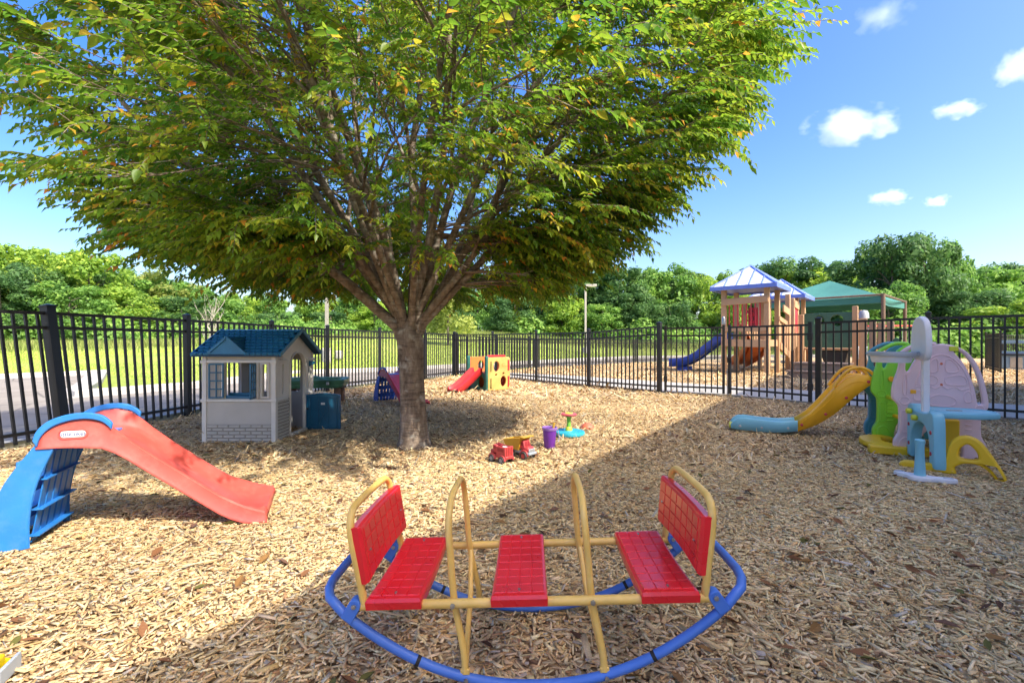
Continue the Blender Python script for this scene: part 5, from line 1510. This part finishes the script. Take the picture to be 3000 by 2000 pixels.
mb = MB(); mb.box((.435, -.030, 1.045), (.07, .014, .045), Matrix.Identity(4)); mb.build('clip', M_['pc_lime'], pc, bevel=.006)
mb = MB(); mb.lathe([(0, .012), (.038, .010), (.042, 0), (.038, -.010), (0, -.012)], 18, Matrix.Translation((.20, .02, 1.085)) @ Matrix.Rotation(R(90), 4, 'Y')); mb.build('spinner', M_['pc_orange'], pc)
mb = MB(); mb.bar((.18, .03, .86), (.20, .03, 1.06), .022, .02); mb.build('spinner_post', M_['pc_orange'], pc)
# yellow step in front of the green panel
st_ = plate('base_step', [[(p.x, p.y) for p in catmull([(-.22, .42), (-.12, .60), (.02, .66), (.10, .60), (.10, .50), (.0, .50), (-.02, .42), (-.04, .24), (.06, .10), (.02, .04), (-.10, .02), (-.22, .18)], 4)]], .055, M_['pc_yellow'], pc, .012, Matrix.Identity(4), loc=(.02, .02, .05))
mb = MB(); mb.box((.05, -.05, .045), (.56, .10, .08)); mb.build('base_bar', M_['pc_yellow'], pc, bevel=.014, seg=3)
mb = MB(); mb.lathe([(0, .03), (.034, .022), (.042, 0)], 16, Matrix.Translation((.115, -.052, .085))); mb.build('lime_cap', M_['pc_lime'], pc)
mb = MB(); mb.box((.40, -.06, .20), (.13, .05, .36)); mb.build('ladder_panel', M_['pc_yellow'], pc, bevel=.02, seg=3)
# slide: leaves between the green and teal panels and runs to the left
SP = [(0, .035, .075), (.03, .03, .125), (.08, .026, .160), (.16, .020, .168), (.35, .012, .152), (.55, .022, .146), (.72, .05, .168), (.85, .105, .268), (.96, .172, .400), (1.08, .268, .560), (1.20, .395, .690), (1.30, .505, .735), (1.40, .60, .735), (1.46, .645, .70)]
def slide_seg(i0, i1, name, m):
    rows = []
    for s_, lo, hi in SP[i0:i1]:
        x = -1.46 + s_; fl = max(lo + .02, hi - .105)
        c0 = .855; w = .150
        rows.append([(x, c0 - w - .006, lo), (x, c0 - w - .006, hi - .01), (x, c0 - w + .004, hi), (x, c0 - w + .028, hi), (x, c0 - w + .036, hi - .01), (x, c0 - w + .055, fl + .01), (x, c0 - w + .085, fl), (x, c0 + w - .085, fl), (x, c0 + w - .055, fl + .01),
                     (x, c0 + w - .036, hi - .01), (x, c0 + w - .028, hi), (x, c0 + w - .004, hi), (x, c0 + w + .006, hi - .01), (x, c0 + w + .006, lo)])
    mb = MB(); mb.grid(rows); return mb.build(name, m, pc, True, 50, solid=.012)
tipb = slide_seg(0, 7, 'slide_tip', M_['pc_blue']); top_ = slide_seg(6, 14, 'slide', M_['pc_orange'])
mb = MB(); mb.box((-1.46 + .005, .855, .055), (.05, .22, .05)); mb.build('tip_pad', M_['pc_lime'], pc, bevel=.015, seg=3)
mb = MB(); mb.tube(catmull([(-1.40, .695, .05), (-1.36, .695, .12), (-1.25, .695, .135), (-1.05, .695, .115), (-.80, .695, .12)], 4, False), .004, 5); mb.build('slide_line', M_['pc_blue'], tipb)
mb = MB(); mb.tube(catmull([(-.70, .695, .16), (-.55, .695, .29), (-.40, .695, .46), (-.27, .695, .60), (-.15, .695, .66), (-.06, .695, .64)], 4, False), .005, 5); mb.build('slide_line', M_['pc_orange'], top_)
for x, z in ((-1.36, .07), (-1.12, .065), (-.84, .08)):
    mb = MB(); mb.lathe([(0, .010), (.014, .007), (.016, 0)], 12, Matrix.Translation((x, .698, z)) @ Matrix.Rotation(R(90), 4, 'X')); mb.build('bolt_cap', M_['pc_grey'], tipb)
for x, z in ((-.70, .13), (-.46, .27), (-.26, .47), (-.05, .66)):
    mb = MB(); mb.lathe([(0, .010), (.016, .007), (.018, 0)], 12, Matrix.Translation((x, .698, z)) @ Matrix.Rotation(R(90), 4, 'X')); mb.build('bolt_cap', M_['knob_red'], top_)
for y in (.712, .998):
    mb = MB(); mb.tube(catmull([(-.38, y, .585), (-.30, y, .715), (-.21, y, .80), (-.11, y, .815), (-.03, y, .775), (.02, y, .71)], 4, False), .018, 8); mb.tube([(-.12, y, .82), (-.06, y, .74)], .014, 6)
    mb.build('slide_rail', M_['pc_orange'], top_)
# desk arch, round-ended table top, hoop: local y runs towards the camera as negative
da = [(-.05, -.015), (-.05, .40), (-.08, .485), (-.19, .50), (-.24, .455), (-.46, .45), (-.56, .475), (-.63, .455), (-.655, .36), (-.66, .18), (-.665, .0), (-.565, .0), (-.56, .16), (-.53, .27), (-.46, .335), (-.36, .355), (-.26, .335), (-.18, .27), (-.145, .16), (-.14, -.015)]
desk = plate('desk_arch', [[(p.x, max(p.y, 0)) for p in catmull(da, 3)]], .085, M_['pc_blue'], pc, .014, YZ, loc=(.10, -.06, .03))
for y, z in ((-.60, .12), (-.60, .30), (-.10, .12), (-.10, .30)):
    mb = MB(); mb.lathe([(0, .010), (.016, .007), (.018, 0)], 12, Matrix.Translation((-.042, y, z)) @ Matrix.Rotation(R(-90), 4, 'Y')); mb.build('bolt_cap', M_['knob_red'], desk)
for y, z in ((-.17, .43), (-.30, .385)):
    mb = MB(); mb.lathe([(0, .045), (.024, .042), (.027, .012), (.02, 0)], 8, Matrix.Translation((-.042, y, z)) @ Matrix.Rotation(R(-90), 4, 'Y')); mb.build('knob', M_['pc_lime'], desk)
tt = [(p.x, p.y) for p in catmull([(.12, -.17), (.40, -.15), (.54, -.20), (.60, -.33), (.57, -.45), (.44, -.54), (.26, -.56), (.12, -.53)], 5)]
tbl = plate('table_top', [tt], .05, M_['pc_blue'], pc, .014, Matrix.Identity(4), loc=(.02, .0, .470))
tin = [(p[0] * .88 + .045, p[1] * .86 - .05) for p in tt]
mb = MB(); mb.tube([(x + .02, y, .4955) for x, y in tin], .006, 6, closed=True); mb.build('table_lip', M_['pc_blue'], tbl, loc=(-.02, 0, -.470))
mb = MB(); mb.box((.32, -.36, .4965), (.10, .045, .006), rz=.2); mb.build('table_slot', M_['hub_grey'], pc)
mb = MB(); mb.box((.22, -.36, .435), (.05, .05, .06)); mb.build('table_peg', M_['pc_orange'], pc, bevel=.01)
mb = MB(); mb.box((.105, -.40, .76), (.052, .052, .62)); po = mb.build('hoop_pole', M_['pc_white'], pc, bevel=.010, seg=3)
mb = MB()
for k in range(22): mb.box((.0775, -.40, .50 + k * .021), (.004, .018, .007))
mb.build('height_mark', M_['pc_white'], po)
bb = [(p.x, p.y) for p in catmull([(-.17, .05), (-.175, .20), (-.13, .33), (0, .385), (.13, .33), (.175, .20), (.17, .05), (.12, -.005), (0, -.012), (-.12, -.005)], 5)]
bbo = plate('backboard', [bb], .05, M_['pc_white'], pc, .014, YZ, loc=(.075, -.40, .955))
RC = (-.145, -.40, 1.0)
mb = MB(); mb.lathe([(.155, -.022), (.176, -.022), (.182, .0), (.176, .018), (.155, .018), (.150, 0), (.155, -.022)], 40, Matrix.Translation(RC)); hp_ = mb.build('hoop_ring', M_['pc_grey'], pc)
mb = MB(); mb.lathe([(.156, -.018), (.152, -.050), (.142, -.080), (.137, -.080), (.146, -.048), (.150, -.018)], 40, Matrix.Translation(RC)); mb.build('hoop_skirt', M_['pc_white'], hp_)
mb = MB(); mb.box((.035, -.40, 1.0), (.07, .09, .04)); mb.build('hoop_bracket', M_['pc_grey'], pc, bevel=.008)
# yellow A-shaped foot plate with a grip hole, near the camera
yp = [(p.x, p.y) for p in catmull([(-.20, .0), (-.20, .065), (.02, .075), (.07, .14), (.095, .25), (.14, .315), (.21, .335), (.28, .30), (.345, .20), (.42, .05), (.425, .0), (.375, -.005), (.33, .06), (.27, .105), (.19, .105), (.13, .065), (.115, .0)], 4)]
yh = [(p.x, p.y) for p in catmull([(.165, .15), (.16, .215), (.20, .265), (.235, .245), (.265, .19), (.255, .15)], 4)]
yf = plate('foot_plate', [[(x, max(y, 0)) for x, y in yp], yh], .075, M_['pc_yellow'], pc, .018, XZ, loc=(.08, -.66, .0), rot=(0, 0, R(-21)))
tball = thing('tee_ball_stand', 'white-footed tee ball stand with pale blue tube in front of the pastel climber', 'tee stand', (3.25, 3.74, .003), R(-12)); tball.scale = (.74, .74, 1.0)
fo = [(p.x, p.y) for p in catmull([(-.165, .16), (-.10, .185), (-.05, .12), (.05, .085), (.12, -.005), (.22, -.03), (.285, -.07), (.27, -.125), (.18, -.135), (.09, -.105), (-.03, -.115), (-.115, -.07), (-.12, .03), (-.16, .10)], 4)]
bs = plate('base', [fo], .035, M_['pc_white'], tball, .010, Matrix.Identity(4), loc=(0, 0, .03))
for x, y in ((-.115, .145), (.215, -.083)):
    mb = MB(); mb.tube([(x + a, y + b, .0475) for a, b in ellipse(0, 0, .042, .025, 16)], .005, 5, closed=True); mb.build('foot_ring', M_['pc_grey'], bs, loc=(0, 0, -.03))
mb = MB(); mb.lathe([(.052, .045), (.050, .07), (.038, .24), (.040, .29), (.046, .31), (.046, .325), (.038, .332), (.030, .325), (0, .30)], 24); mb.build('tube', M_['pc_blue'], tball)
# ================================================================== big play structure beyond the gate
mat('lumber_tan', (.49, .295, .155), .6, var=.10, scale=2.5, bump=.25, bscale=30, dirt=.12, dirtcol=(.36, .23, .14))
mat('lumber_brown', (.33, .22, .135), .65, var=.12, scale=2.5, bump=.25, bscale=30)
mat('roof_blue', (.13, .20, .58), .38, var=.08)
mat('roof_glare', (.62, .66, .80), .35, var=.10, scale=2)  # blue roofing paled, the sun's glare put into its colour
mat('play_red', (.55, .02, .04), .42, var=.08)
mat('play_blue', (.02, .075, .42), .35, var=.10)
mat('play_orange', (.62, .15, .03), .4, var=.10)
mat('play_green', (.045, .12, .075), .45, var=.10)
mat('dark_tube', (.012, .012, .012), .5)
mat('letter_dark', (.02, .02, .03), .6)
TAN, BRN = M_['lumber_tan'], M_['lumber_brown']
ps = thing('play_structure', 'tan lumber play structure with two blue pyramid roofs beyond the gate', 'play structure', (7.77, 17.2, 0), math.atan2(-.66, .75))
def pst(x, y, z0, z1, w=.165, m=TAN, name='post'):
    mb = MB(); mb.box((x, y, (z0 + z1) / 2), (w, w, z1 - z0)); return mb.build(name, m, ps, bevel=.012)
def brd(name, p0, p1, w, h, m=TAN):
    mb = MB(); mb.bar(p0, p1, w, h); return mb.build(name, m, ps, bevel=.008)
def tower(oy, zt=3.12):
    for x in (0, 1.42):
        for y in (oy, oy + 1.5): pst(x, y, -.03, zt)
    mb = MB(); mb.box((.71, oy + .75, 1.16), (1.40, 1.48, .05)); mb.build('deck', BRN, ps, bevel=.006)
    for y in (oy, oy + 1.5): brd('deck_beam', (-.02, y - .02, 1.10), (1.44, y - .02, 1.10), .06, .24)
    for x in (0, 1.42): brd('deck_beam', (x, oy, 1.10), (x, oy + 1.5, 1.10), .06, .238)
    # pyramid roof: thin skin paled with painted sun glare, blue ribs and eave band
    e = .36; A = [(-e, oy - e), (1.42 + e, oy - e), (1.42 + e, oy + 1.5 + e), (-e, oy + 1.5 + e)]; zE = 3.10; P = (.71, oy + .75, 3.93)
    mb = MB(); mb.add([(*a, zE) for a in A] + [P], [(0, 1, 4), (1, 2, 4), (2, 3, 4), (3, 0, 4)]); rf = mb.build('roof', M_['roof_glare'], ps, False, solid=.03)
    for k in range(4):
        mb = MB(); mb.tube([(*A[k], zE + .02), P], .045, 8); mb.build('hip_rib', M_['roof_blue'], rf)
        a, b = Vector((*A[k], zE)), Vector((*A[(k + 1) % 4], zE))
        mb = MB(); mb.bar(a - Vector((0, 0, .03)), b - Vector((0, 0, .03)), .05, .14); mb.build('eave_band', M_['roof_blue'], rf)
        for t in (.22, .41, .60, .79):
            q0 = a.lerp(b, t); tt_ = min(t, 1 - t) * 2; q1 = q0.lerp(Vector(P), 0) + (Vector(P) - a.lerp(b, .5)) * tt_
            mb = MB(); mb.tube([q0 + Vector((0, 0, .015)), q1 + Vector((0, 0, .015))], .034, 6); mb.build('rib', M_['roof_blue'], rf)
    mb = MB(); mb.add([(*a, zE - .04) for a in A], [(3, 2, 1, 0)]); mb.build('ceiling', M_['roof_blue'], rf, False)
tower(0.0); tower(4.95, 3.15)
# near face of the first tower
brd('beam', (-.05, -.10, 2.58), (1.48, -.10, 2.64), .07, .24); brd('guard_rail', (.0, -.10, 1.60), (1.45, -.10, 1.60), .07, .17)
brd('brace_board', (0, -.10, 1.12), (1.45, -.10, 1.08), .07, .26)
for k in range(8):
    x = .20 + k * .145
    mb = MB(); mb.tube([(x, -.06, 1.62), (x, -.06, 2.52)], .022, 8); mb.build('bar', M_['play_red'], ps)
mb = MB(); mb.box((.62, 1.42, 2.0), (.34, .04, .90)); lb = mb.build('letter_board', M_['play_red'], ps, bevel=.01)
for tx_, z in (('IN', 2.28), ('ER', 2.02), ('ES', 1.76)):
    me_ = text_mesh('lettering', tx_, .24, M_['letter_dark'], Matrix.Translation((.62, 1.396, z)) @ XZ, .002); link('lettering', me_, lb)
for x in (.30, .95, 1.15): pst(x, 1.45, 1.2, 2.75, .15)
# blue slide off the left side
rows = []
for s_, z in ((0, 1.22), (.25, 1.20), (.45, 1.10), (.8, .82), (1.2, .50), (1.5, .33), (1.75, .25), (2.0, .22), (2.25, .21)):
    w = .30
    rows.append([(-s_, .75 - w - .03, z - .06), (-s_, .75 - w - .03, z + .26), (-s_, .75 - w + .03, z + .26), (-s_, .75 - w + .08, z + .03), (-s_, .75, z), (-s_, .75 + w - .08, z + .03), (-s_, .75 + w - .03, z + .26), (-s_, .75 + w + .03, z + .26), (-s_, .75 + w + .03, z - .06)])
mb = MB(); mb.grid(rows); mb.build('slide', M_['play_blue'], ps, True, 50, solid=.03)
mb = MB(); mb.box((-1.75, .75, .09), (.5, .46, .20)); mb.build('slide_foot', M_['play_blue'], ps, bevel=.04)
# orange curved slide at the back
rows = []
for k in range(11):
    t = k / 10; a = R(90 + 75 * t); c = Vector((.71 - 1.3 * t ** 1.5, 1.6 + 2.0 * t, lerp(1.2, .16, t ** .8))); side_ = Vector((math.cos(R(40 * t)), math.sin(R(40 * t)), 0)) 
    rows.append([tuple(c + side_ * o + Vector((0, 0, h))) for o, h in ((-.36, -.10), (-.36, .25), (-.30, .25), (-.22, .02), (0, 0), (.22, .02), (.30, .25), (.36, .25), (.36, -.10))])
mb = MB(); mb.grid(rows); mb.build('curved_slide', M_['play_orange'], ps, True, 50, solid=.03)
# bridge to the second tower with hanging balusters
mb = MB()
for k in range(12):
    y = 1.6 + k * .28; z = 1.14 - .16 * math.sin(math.pi * k / 11)
    mb = MB(); mb.box((.71, y + .1, z), (1.2, .24, .05)); mb.build('bridge_plank', BRN, ps, bevel=.006)
for x in (.06, 1.40):
    pr_ = [(x, 1.5 + 3.45 * k / 8, 1.86 - .10 * math.sin(math.pi * k / 8)) for k in range(9)]
    mb = MB(); mb.tube(pr_, .06, 6); mb.build('hand_rail', TAN, ps)
    for k in range(9):
        y = 1.78 + k * .36; zb = .98 - .22 * math.sin(math.pi * (k + .5) / 9)
        mb = MB(); mb.box((x + .06, y, (zb + 1.85) / 2), (.05, .15, 1.85 - zb)); mb.build('baluster', TAN, ps, bevel=.008)
brd('stringer', (1.52, 1.5, 1.0), (1.52, 3.0, .62), .07, .26); brd('cross_rail', (1.50, 1.4, 2.02), (1.50, 2.7, 1.86), .06, .17); brd('cross_rail', (1.50, 2.1, 2.42), (1.50, 3.1, 2.32), .06, .26)
for k in range(6):
    mb = MB(); mb.box((1.46, 4.2 + k * .12, 2.05), (.05, .095, 1.05)); mb.build('panel_slat', M_['play_red'], ps, bevel=.015)
brd('beam', (1.50, 4.1, 2.72), (1.50, 4.95, 2.66), .07, .30)
pst(1.42, 3.3, -.03, 3.05, .17); pst(1.42, 4.15, -.03, 2.95, .16)
# low module: green porthole panel, posts, crawl tube, transfer steps
for x, y, z in ((2.0, 2.62, 2.18), (2.0, 4.1, 2.2), (3.66, 2.62, 2.42), (3.66, 4.1, 2.35)): pst(x, y, -.03, z, .17)
gp = plate('porthole_panel', [rrect(2.10, .95, 3.58, 2.22, .05, 3), ellipse(2.58, 1.92, .16, .20), ellipse(3.12, 1.92, .20, .21)], .05, M_['play_green'], ps, .008, XZ, loc=(0, 2.60, 0))
mb = MB(); mb.box((2.83, 3.36, .88), (1.66, 1.48, .07)); mb.build('deck', TAN, ps, bevel=.006)
mb = MB(); mb.add([(2.55, 2.7, .82), (3.45, 2.7, .82), (3.30, 2.7, .12), (2.80, 2.7, .12), (2.55, 3.9, .82), (3.45, 3.9, .82), (3.30, 3.9, .12), (2.80, 3.9, .12)], [(0, 3, 2, 1), (4, 5, 6, 7), (0, 1, 5, 4), (1, 2, 6, 5), (2, 3, 7, 6), (3, 0, 4, 7)]); mb.build('crawl_tube', M_['dark_tube'], ps, bevel=.03)
for x, y, z, m in ((3.95, 2.0, 1.95, TAN), (4.20, 2.0, 1.88, BRN), (4.42, 2.05, 1.80, BRN), (4.66, 2.1, 1.82, BRN)):
    mb = MB(); mb.box((x, y, z / 2), (.20, .12, z)); mb.build('climbing_post', m, ps, bevel=.012)
for x in (3.82, 4.05, 4.5):
    mb = MB(); mb.tube([(x, 1.90, .55), (x, 1.82, .58), (x, 1.82, .95), (x, 1.90, .98)], .018, 6); mb.build('grip', M_['pc_grey'], ps)
pl2 = plate('hand_hold', [ellipse(0, 0, .13, .26)], .04, M_['play_green'], ps, .008, XZ, loc=(4.82, 1.95, 1.02))
mb = MB(); mb.lathe([(0, .30), (.10, .28), (.15, .18), (.16, 0)], 14, Matrix.Translation((3.86, 3.2, 2.0))); mb.build('bubble', M_['pc_grey'], ps)
tr_o = thing('transfer_steps', 'low tan plank steps in the shade just beyond the gate', 'steps', (9.75, 14.75, 0), math.atan2(-.66, .75))
for (z, x0, x1, y0, y1) in ((.48, -.75, .75, -.35, .65), (.24, -.85, .55, -.85, -.36)):
    mb = MB(); mb.box(((x0 + x1) / 2, (y0 + y1) / 2, z / 2 - .03), (x1 - x0 - .06, y1 - y0 - .06, z - .05)); mb.build('step_side', BRN, tr_o, bevel=.008)
    n_ = 5 if z > .3 else 3
    for k in range(n_):
        w = (y1 - y0) / n_
        mb = MB(); mb.box(((x0 + x1) / 2, y0 + w * (k + .5), z - .02), (x1 - x0, w - .015, .05)); mb.build('plank', BRN, tr_o, bevel=.006)

# ================================================================== shade sail, swings, toy kitchen, lamp posts
mat('sail_green', (.045, .185, .155), .8, var=.08, scale=1.5)
mat('pole_brown', (.14, .085, .055), .5, var=.1)
sc_ = thing('shade_canopy', 'green fabric shade canopy on brown posts behind the play structure', 'canopy', (17.6, 26.0, 0))
cor = [Vector((17.4 - 17.6, 22 - 26, 3.32)), Vector((21.6 - 17.6, 25.8 - 26, 3.32)), Vector((.2, 4.0, 3.32)), Vector((13.6 - 17.6, .2, 3.32))]
pk = Vector((0, 0, 4.55)); rows = []
mb = MB()
for k in range(4):
    a, b = cor[k], cor[(k + 1) % 4]; g_rows = []
    for i in range(7):
        t = i / 6; row = []
        for j in range(9):
            s_ = j / 8; e = a.lerp(b, s_); p = e.lerp(pk, t)
            p.z -= .22 * math.sin(math.pi * s_) * math.sin(math.pi * min(1, t * 1.2)) * .6
            inw = (Vector((0, 0, p.z)) - p) * (.09 * math.sin(math.pi * s_) * (1 - t)); p += inw
            row.append(tuple(p))
        g_rows.append(row)
    mb.grid(g_rows)
sk = mb.build('fabric', M_['sail_green'], sc_, True, 30)
for k in range(4):
    a, b = cor[k], cor[(k + 1) % 4]; up_ = []; lo_ = []
    for j in range(9):
        s_ = j / 8; e = a.lerp(b, s_); e += (Vector((0, 0, e.z)) - e) * (.09 * math.sin(math.pi * s_)); up_.append(tuple(e)); lo_.append((e.x, e.y, e.z - .32))
    mb = MB(); mb.grid([up_, lo_]); mb.build('valance', M_['sail_green'], sc_, True)
    mb = MB(); mb.tube([(a.x, a.y, 0), (a.x, a.y, 3.42)], .085, 12); mb.build('post', M_['pole_brown'], sc_)
    mb = MB(); mb.tube([a + Vector((0, 0, .06)), b + Vector((0, 0, .06))], .05, 8); mb.build('top_beam', M_['pole_brown'], sc_)
mat('swing_red', (.60, .04, .03), .4); mat('swing_yellow', (.68, .50, .03), .4)
sw = thing('swing_set', 'swing frame with red crossbar and yellow sleeved legs behind the pastel climber', 'swings', (23.2, 28.4, 0), R(8))
mb = MB(); mb.tube([(-1.9, 0, 2.12), (1.9, 0, 2.16)], .055, 10); mb.build('crossbar', M_['swing_red'], sw)
for x in (-1.8, 1.8):
    for y in (-.75, .75):
        mb = MB(); mb.tube([(x, y, 0), (x, 0, 2.14)], .045, 8); lg = mb.build('leg', M_['pc_grey'], sw)
        mb = MB(); mb.tube([(x, y * .97, .06), (x, y * .42, 1.25)], .062, 8); mb.build('sleeve', M_['swing_yellow'], lg)
for x in (-.7, .7):
    mb = MB(); mb.tube([(x - .2, 0, 2.12), (x - .2, 0, .55)], .012, 5); mb.tube([(x + .2, 0, 2.12), (x + .2, 0, .55)], .012, 5); ch_ = mb.build('chain', M_['steel'], sw); ch_['kind'] = 'stuff'
    mb = MB(); mb.box((x, 0, .53), (.46, .18, .04)); mb.build('seat', M_['rubber'], sw, bevel=.01)
mat('kitchen_blue', (.17, .25, .32), .5, var=.1); mat('kitchen_dark', (.02, .025, .04), .4); mat('kitchen_beige', (.40, .35, .28), .55)
kt = thing('toy_kitchen', 'grey-blue toy kitchen with dark counter behind the short fence', 'toy kitchen', (21.0, 19.6, 0), R(-38))
mb = MB(); mb.box((0, 0, .30), (1.3, .5, .60)); mb.build('cabinet', M_['kitchen_blue'], kt, bevel=.02)
mb = MB(); mb.box((0, -.04, .64), (1.36, .60, .07)); mb.build('counter', M_['kitchen_dark'], kt, bevel=.02)
plate('hutch', [rrect(-.66, .66, .66, 1.22, .04, 3), rrect(-.40, .76, .50, 1.08, .04, 3)], .10, M_['kitchen_blue'], kt, .012, XZ, loc=(0, .18, 0))
for x in (-.42, .0, .42):
    mb = MB(); mb.box((x, -.255, .30), (.36, .03, .46)); mb.build('door', M_['kitchen_blue'] if x < 0 else M_['kitchen_beige'], kt, bevel=.015)
M_['pole_grey'] = pmat('pole_grey', (.36, .33, .28), .5, var=.08, metal=.2)
def lamp(label, x, y, z0, h, w, hx):
    t = thing('lamp_post', label, 'lamp post', (x, y, z0))
    mb = MB(); mb.lathe([(0, .5), (w * 1.7, .5), (w * 1.9, .45), (w * 1.9, -.1)], 16); mb.build('footing', M_['concrete'], t)
    mb = MB(); mb.box((0, 0, h / 2 + .2), (w * 1.3, w * 1.3, h - .4)); mb.build('pole', M_['pole_grey'], t, bevel=.01)
    mb = MB(); mb.box((hx * .45, 0, h - .05), (.9, .34, .20)); mb.build('lamp_head', M_['pole_grey'], t, bevel=.03)
    mb = MB(); mb.box((hx * .50, 0, h - .158), (.55, .26, .02)); mb.build('lens', M_['white_plastic'], t)
    mb = MB(); mb.bar((0, 0, h - .05), (hx * .2, 0, h - .05), .10); mb.build('arm', M_['pole_grey'], t)
lamp('tall grey lamp post beyond the road behind the playhouse', -8.05, 20.4, float(rise(-8.05, 20.4)) - .05, 8.2, .10, 1)
lamp('grey lamp post with flat head standing in the meadow before the woodland', 5.95, 38.0, float(rise(5.95, 38.0)) - .05, 5.55, .12, 1)
# small pale utility boxes on the lawn by the tall lamp post
for dx_, sz, wd_ in ((-8.55, (.34, .30, .46), 'taller'), (-7.95, (.30, .28, .40), 'shorter')):
    z0 = float(rise(dx_, 21.6)); t = thing('utility_box', wd_ + ' of two pale grey utility boxes on the lawn behind the tall lamp post', 'utility box', (dx_, 21.6, z0 - .02), group='utility boxes on the lawn')
    mb = MB(); mb.box((0, 0, sz[2] / 2), sz); mb.build('housing', M_['concrete'], t, bevel=.06, seg=3)
    mb = MB(); mb.box((0, -sz[1] / 2 - .004, sz[2] * .5), (sz[0] * .6, .012, sz[2] * .55)); mb.build('cover', M_['concrete_path'], t, bevel=.01)
mat('lime_plastic', (.20, .60, .06), .4)
t = thing('marker_post', 'thin grey marker post with lime green cap beyond the far fence', 'post', (1.72, 31.5, float(rise(1.72, 31.5)) - .03))
mb = MB(); mb.tube([(0, 0, 0), (0, 0, 1.5)], .035, 8); mb.build('pole', M_['pole_grey'], t)
mb = MB(); mb.lathe([(0, 1.78), (.11, 1.76), (.13, 1.70), (.13, 1.48), (.0, 1.46)], 14); mb.build('cap', M_['lime_plastic'], t)

# ================================================================== small fair-weather clouds
def cloud_mat(name, seed, dens):
    m = bpy.data.materials.new(name); m.use_nodes = True; n = m.node_tree.nodes; l = m.node_tree.links
    n.remove(n['Principled BSDF'])
    tc = n.new('ShaderNodeTexCoord')
    # falloff from the middle of the unit shape, flatter below
    mp = n.new('ShaderNodeMapping'); l.new(tc.outputs['Object'], mp.inputs['Vector'])
    ln = n.new('ShaderNodeVectorMath'); ln.operation = 'LENGTH'; l.new(mp.outputs[0], ln.inputs[0])
    nz = n.new('ShaderNodeTexNoise'); nz.inputs['Scale'].default_value = 1.55; nz.inputs['Detail'].default_value = 5; nz.inputs['Roughness'].default_value = .55
    ad = n.new('ShaderNodeVectorMath'); ad.operation = 'ADD'; ad.inputs[1].default_value = (seed * 3.7, seed * 1.3, seed * 2.1)
    sc2 = n.new('ShaderNodeVectorMath'); sc2.operation = 'MULTIPLY'; sc2.inputs[1].default_value = (1.35, 1, .8)
    l.new(tc.outputs['Object'], sc2.inputs[0]); l.new(sc2.outputs[0], ad.inputs[0]); l.new(ad.outputs[0], nz.inputs['Vector'])
    a = n.new('ShaderNodeMath'); a.operation = 'SUBTRACT'; a.inputs[0].default_value = .86; l.new(ln.outputs['Value'], a.inputs[1])
    b = n.new('ShaderNodeMath'); b.operation = 'MULTIPLY_ADD'; l.new(nz.outputs['Fac'], b.inputs[0]); b.inputs[1].default_value = 2.3; b.inputs[2].default_value = -1.22
    c = n.new('ShaderNodeMath'); c.operation = 'ADD'; l.new(a.outputs[0], c.inputs[0]); l.new(b.outputs[0], c.inputs[1])
    mr = n.new('ShaderNodeMapRange'); mr.inputs[1].default_value = .0; mr.inputs[2].default_value = .95; mr.inputs[4].default_value = dens; l.new(c.outputs[0], mr.inputs[0])
    vs = n.new('ShaderNodeVolumeScatter'); vs.inputs['Color'].default_value = (.93, .965, 1, 1); vs.inputs['Anisotropy'].default_value = .0
    l.new(mr.outputs[0], vs.inputs['Density']); l.new(vs.outputs[0], n['Material Output'].inputs['Volume'])
    return m
def cloud(sx, sy, w, h, label, seed, dens, D=420.0):
    """sx, sy in photograph pixels"""
    x = (sx - 1500) / 1375 * D; z = 1.1 + (1005 - sy) / 1375 * D
    W = w / 1375 * D / 2 * 1.0; H = h / 1375 * D / 2 * 1.05
    bm = bmesh.new(); bmesh.ops.create_icosphere(bm, subdivisions=3, radius=1.05); me = bpy.data.meshes.new('cloud'); bm.to_mesh(me); bm.free()
    me.materials.append(cloud_mat('cloud_%d' % seed, seed, dens))
    o = link('cloud', me, None, (x, D, z)); o.scale = (W, min(W, H * 1.5), H)
    setp(o, label, 'cloud')
cloud(2500, 368, 300, 105, 'largest puffy white cloud, above the play structure', 1, .11)
cloud(2805, 322, 150, 52, 'slim flat white cloud beside the largest cloud', 2, .13)
cloud(2608, 577, 140, 50, 'small low white cloud above the shade canopy', 3, .14)
cloud(2746, 590, 78, 40, 'tiny white cloud next to the small low one', 4, .15)
cloud(2975, 195, 120, 100, 'bright white cloud above the tall right-hand woodland', 5, .12)
cloud(2590, 45, 170, 90, 'thin wispy cloud high over the play structure', 6, .025)
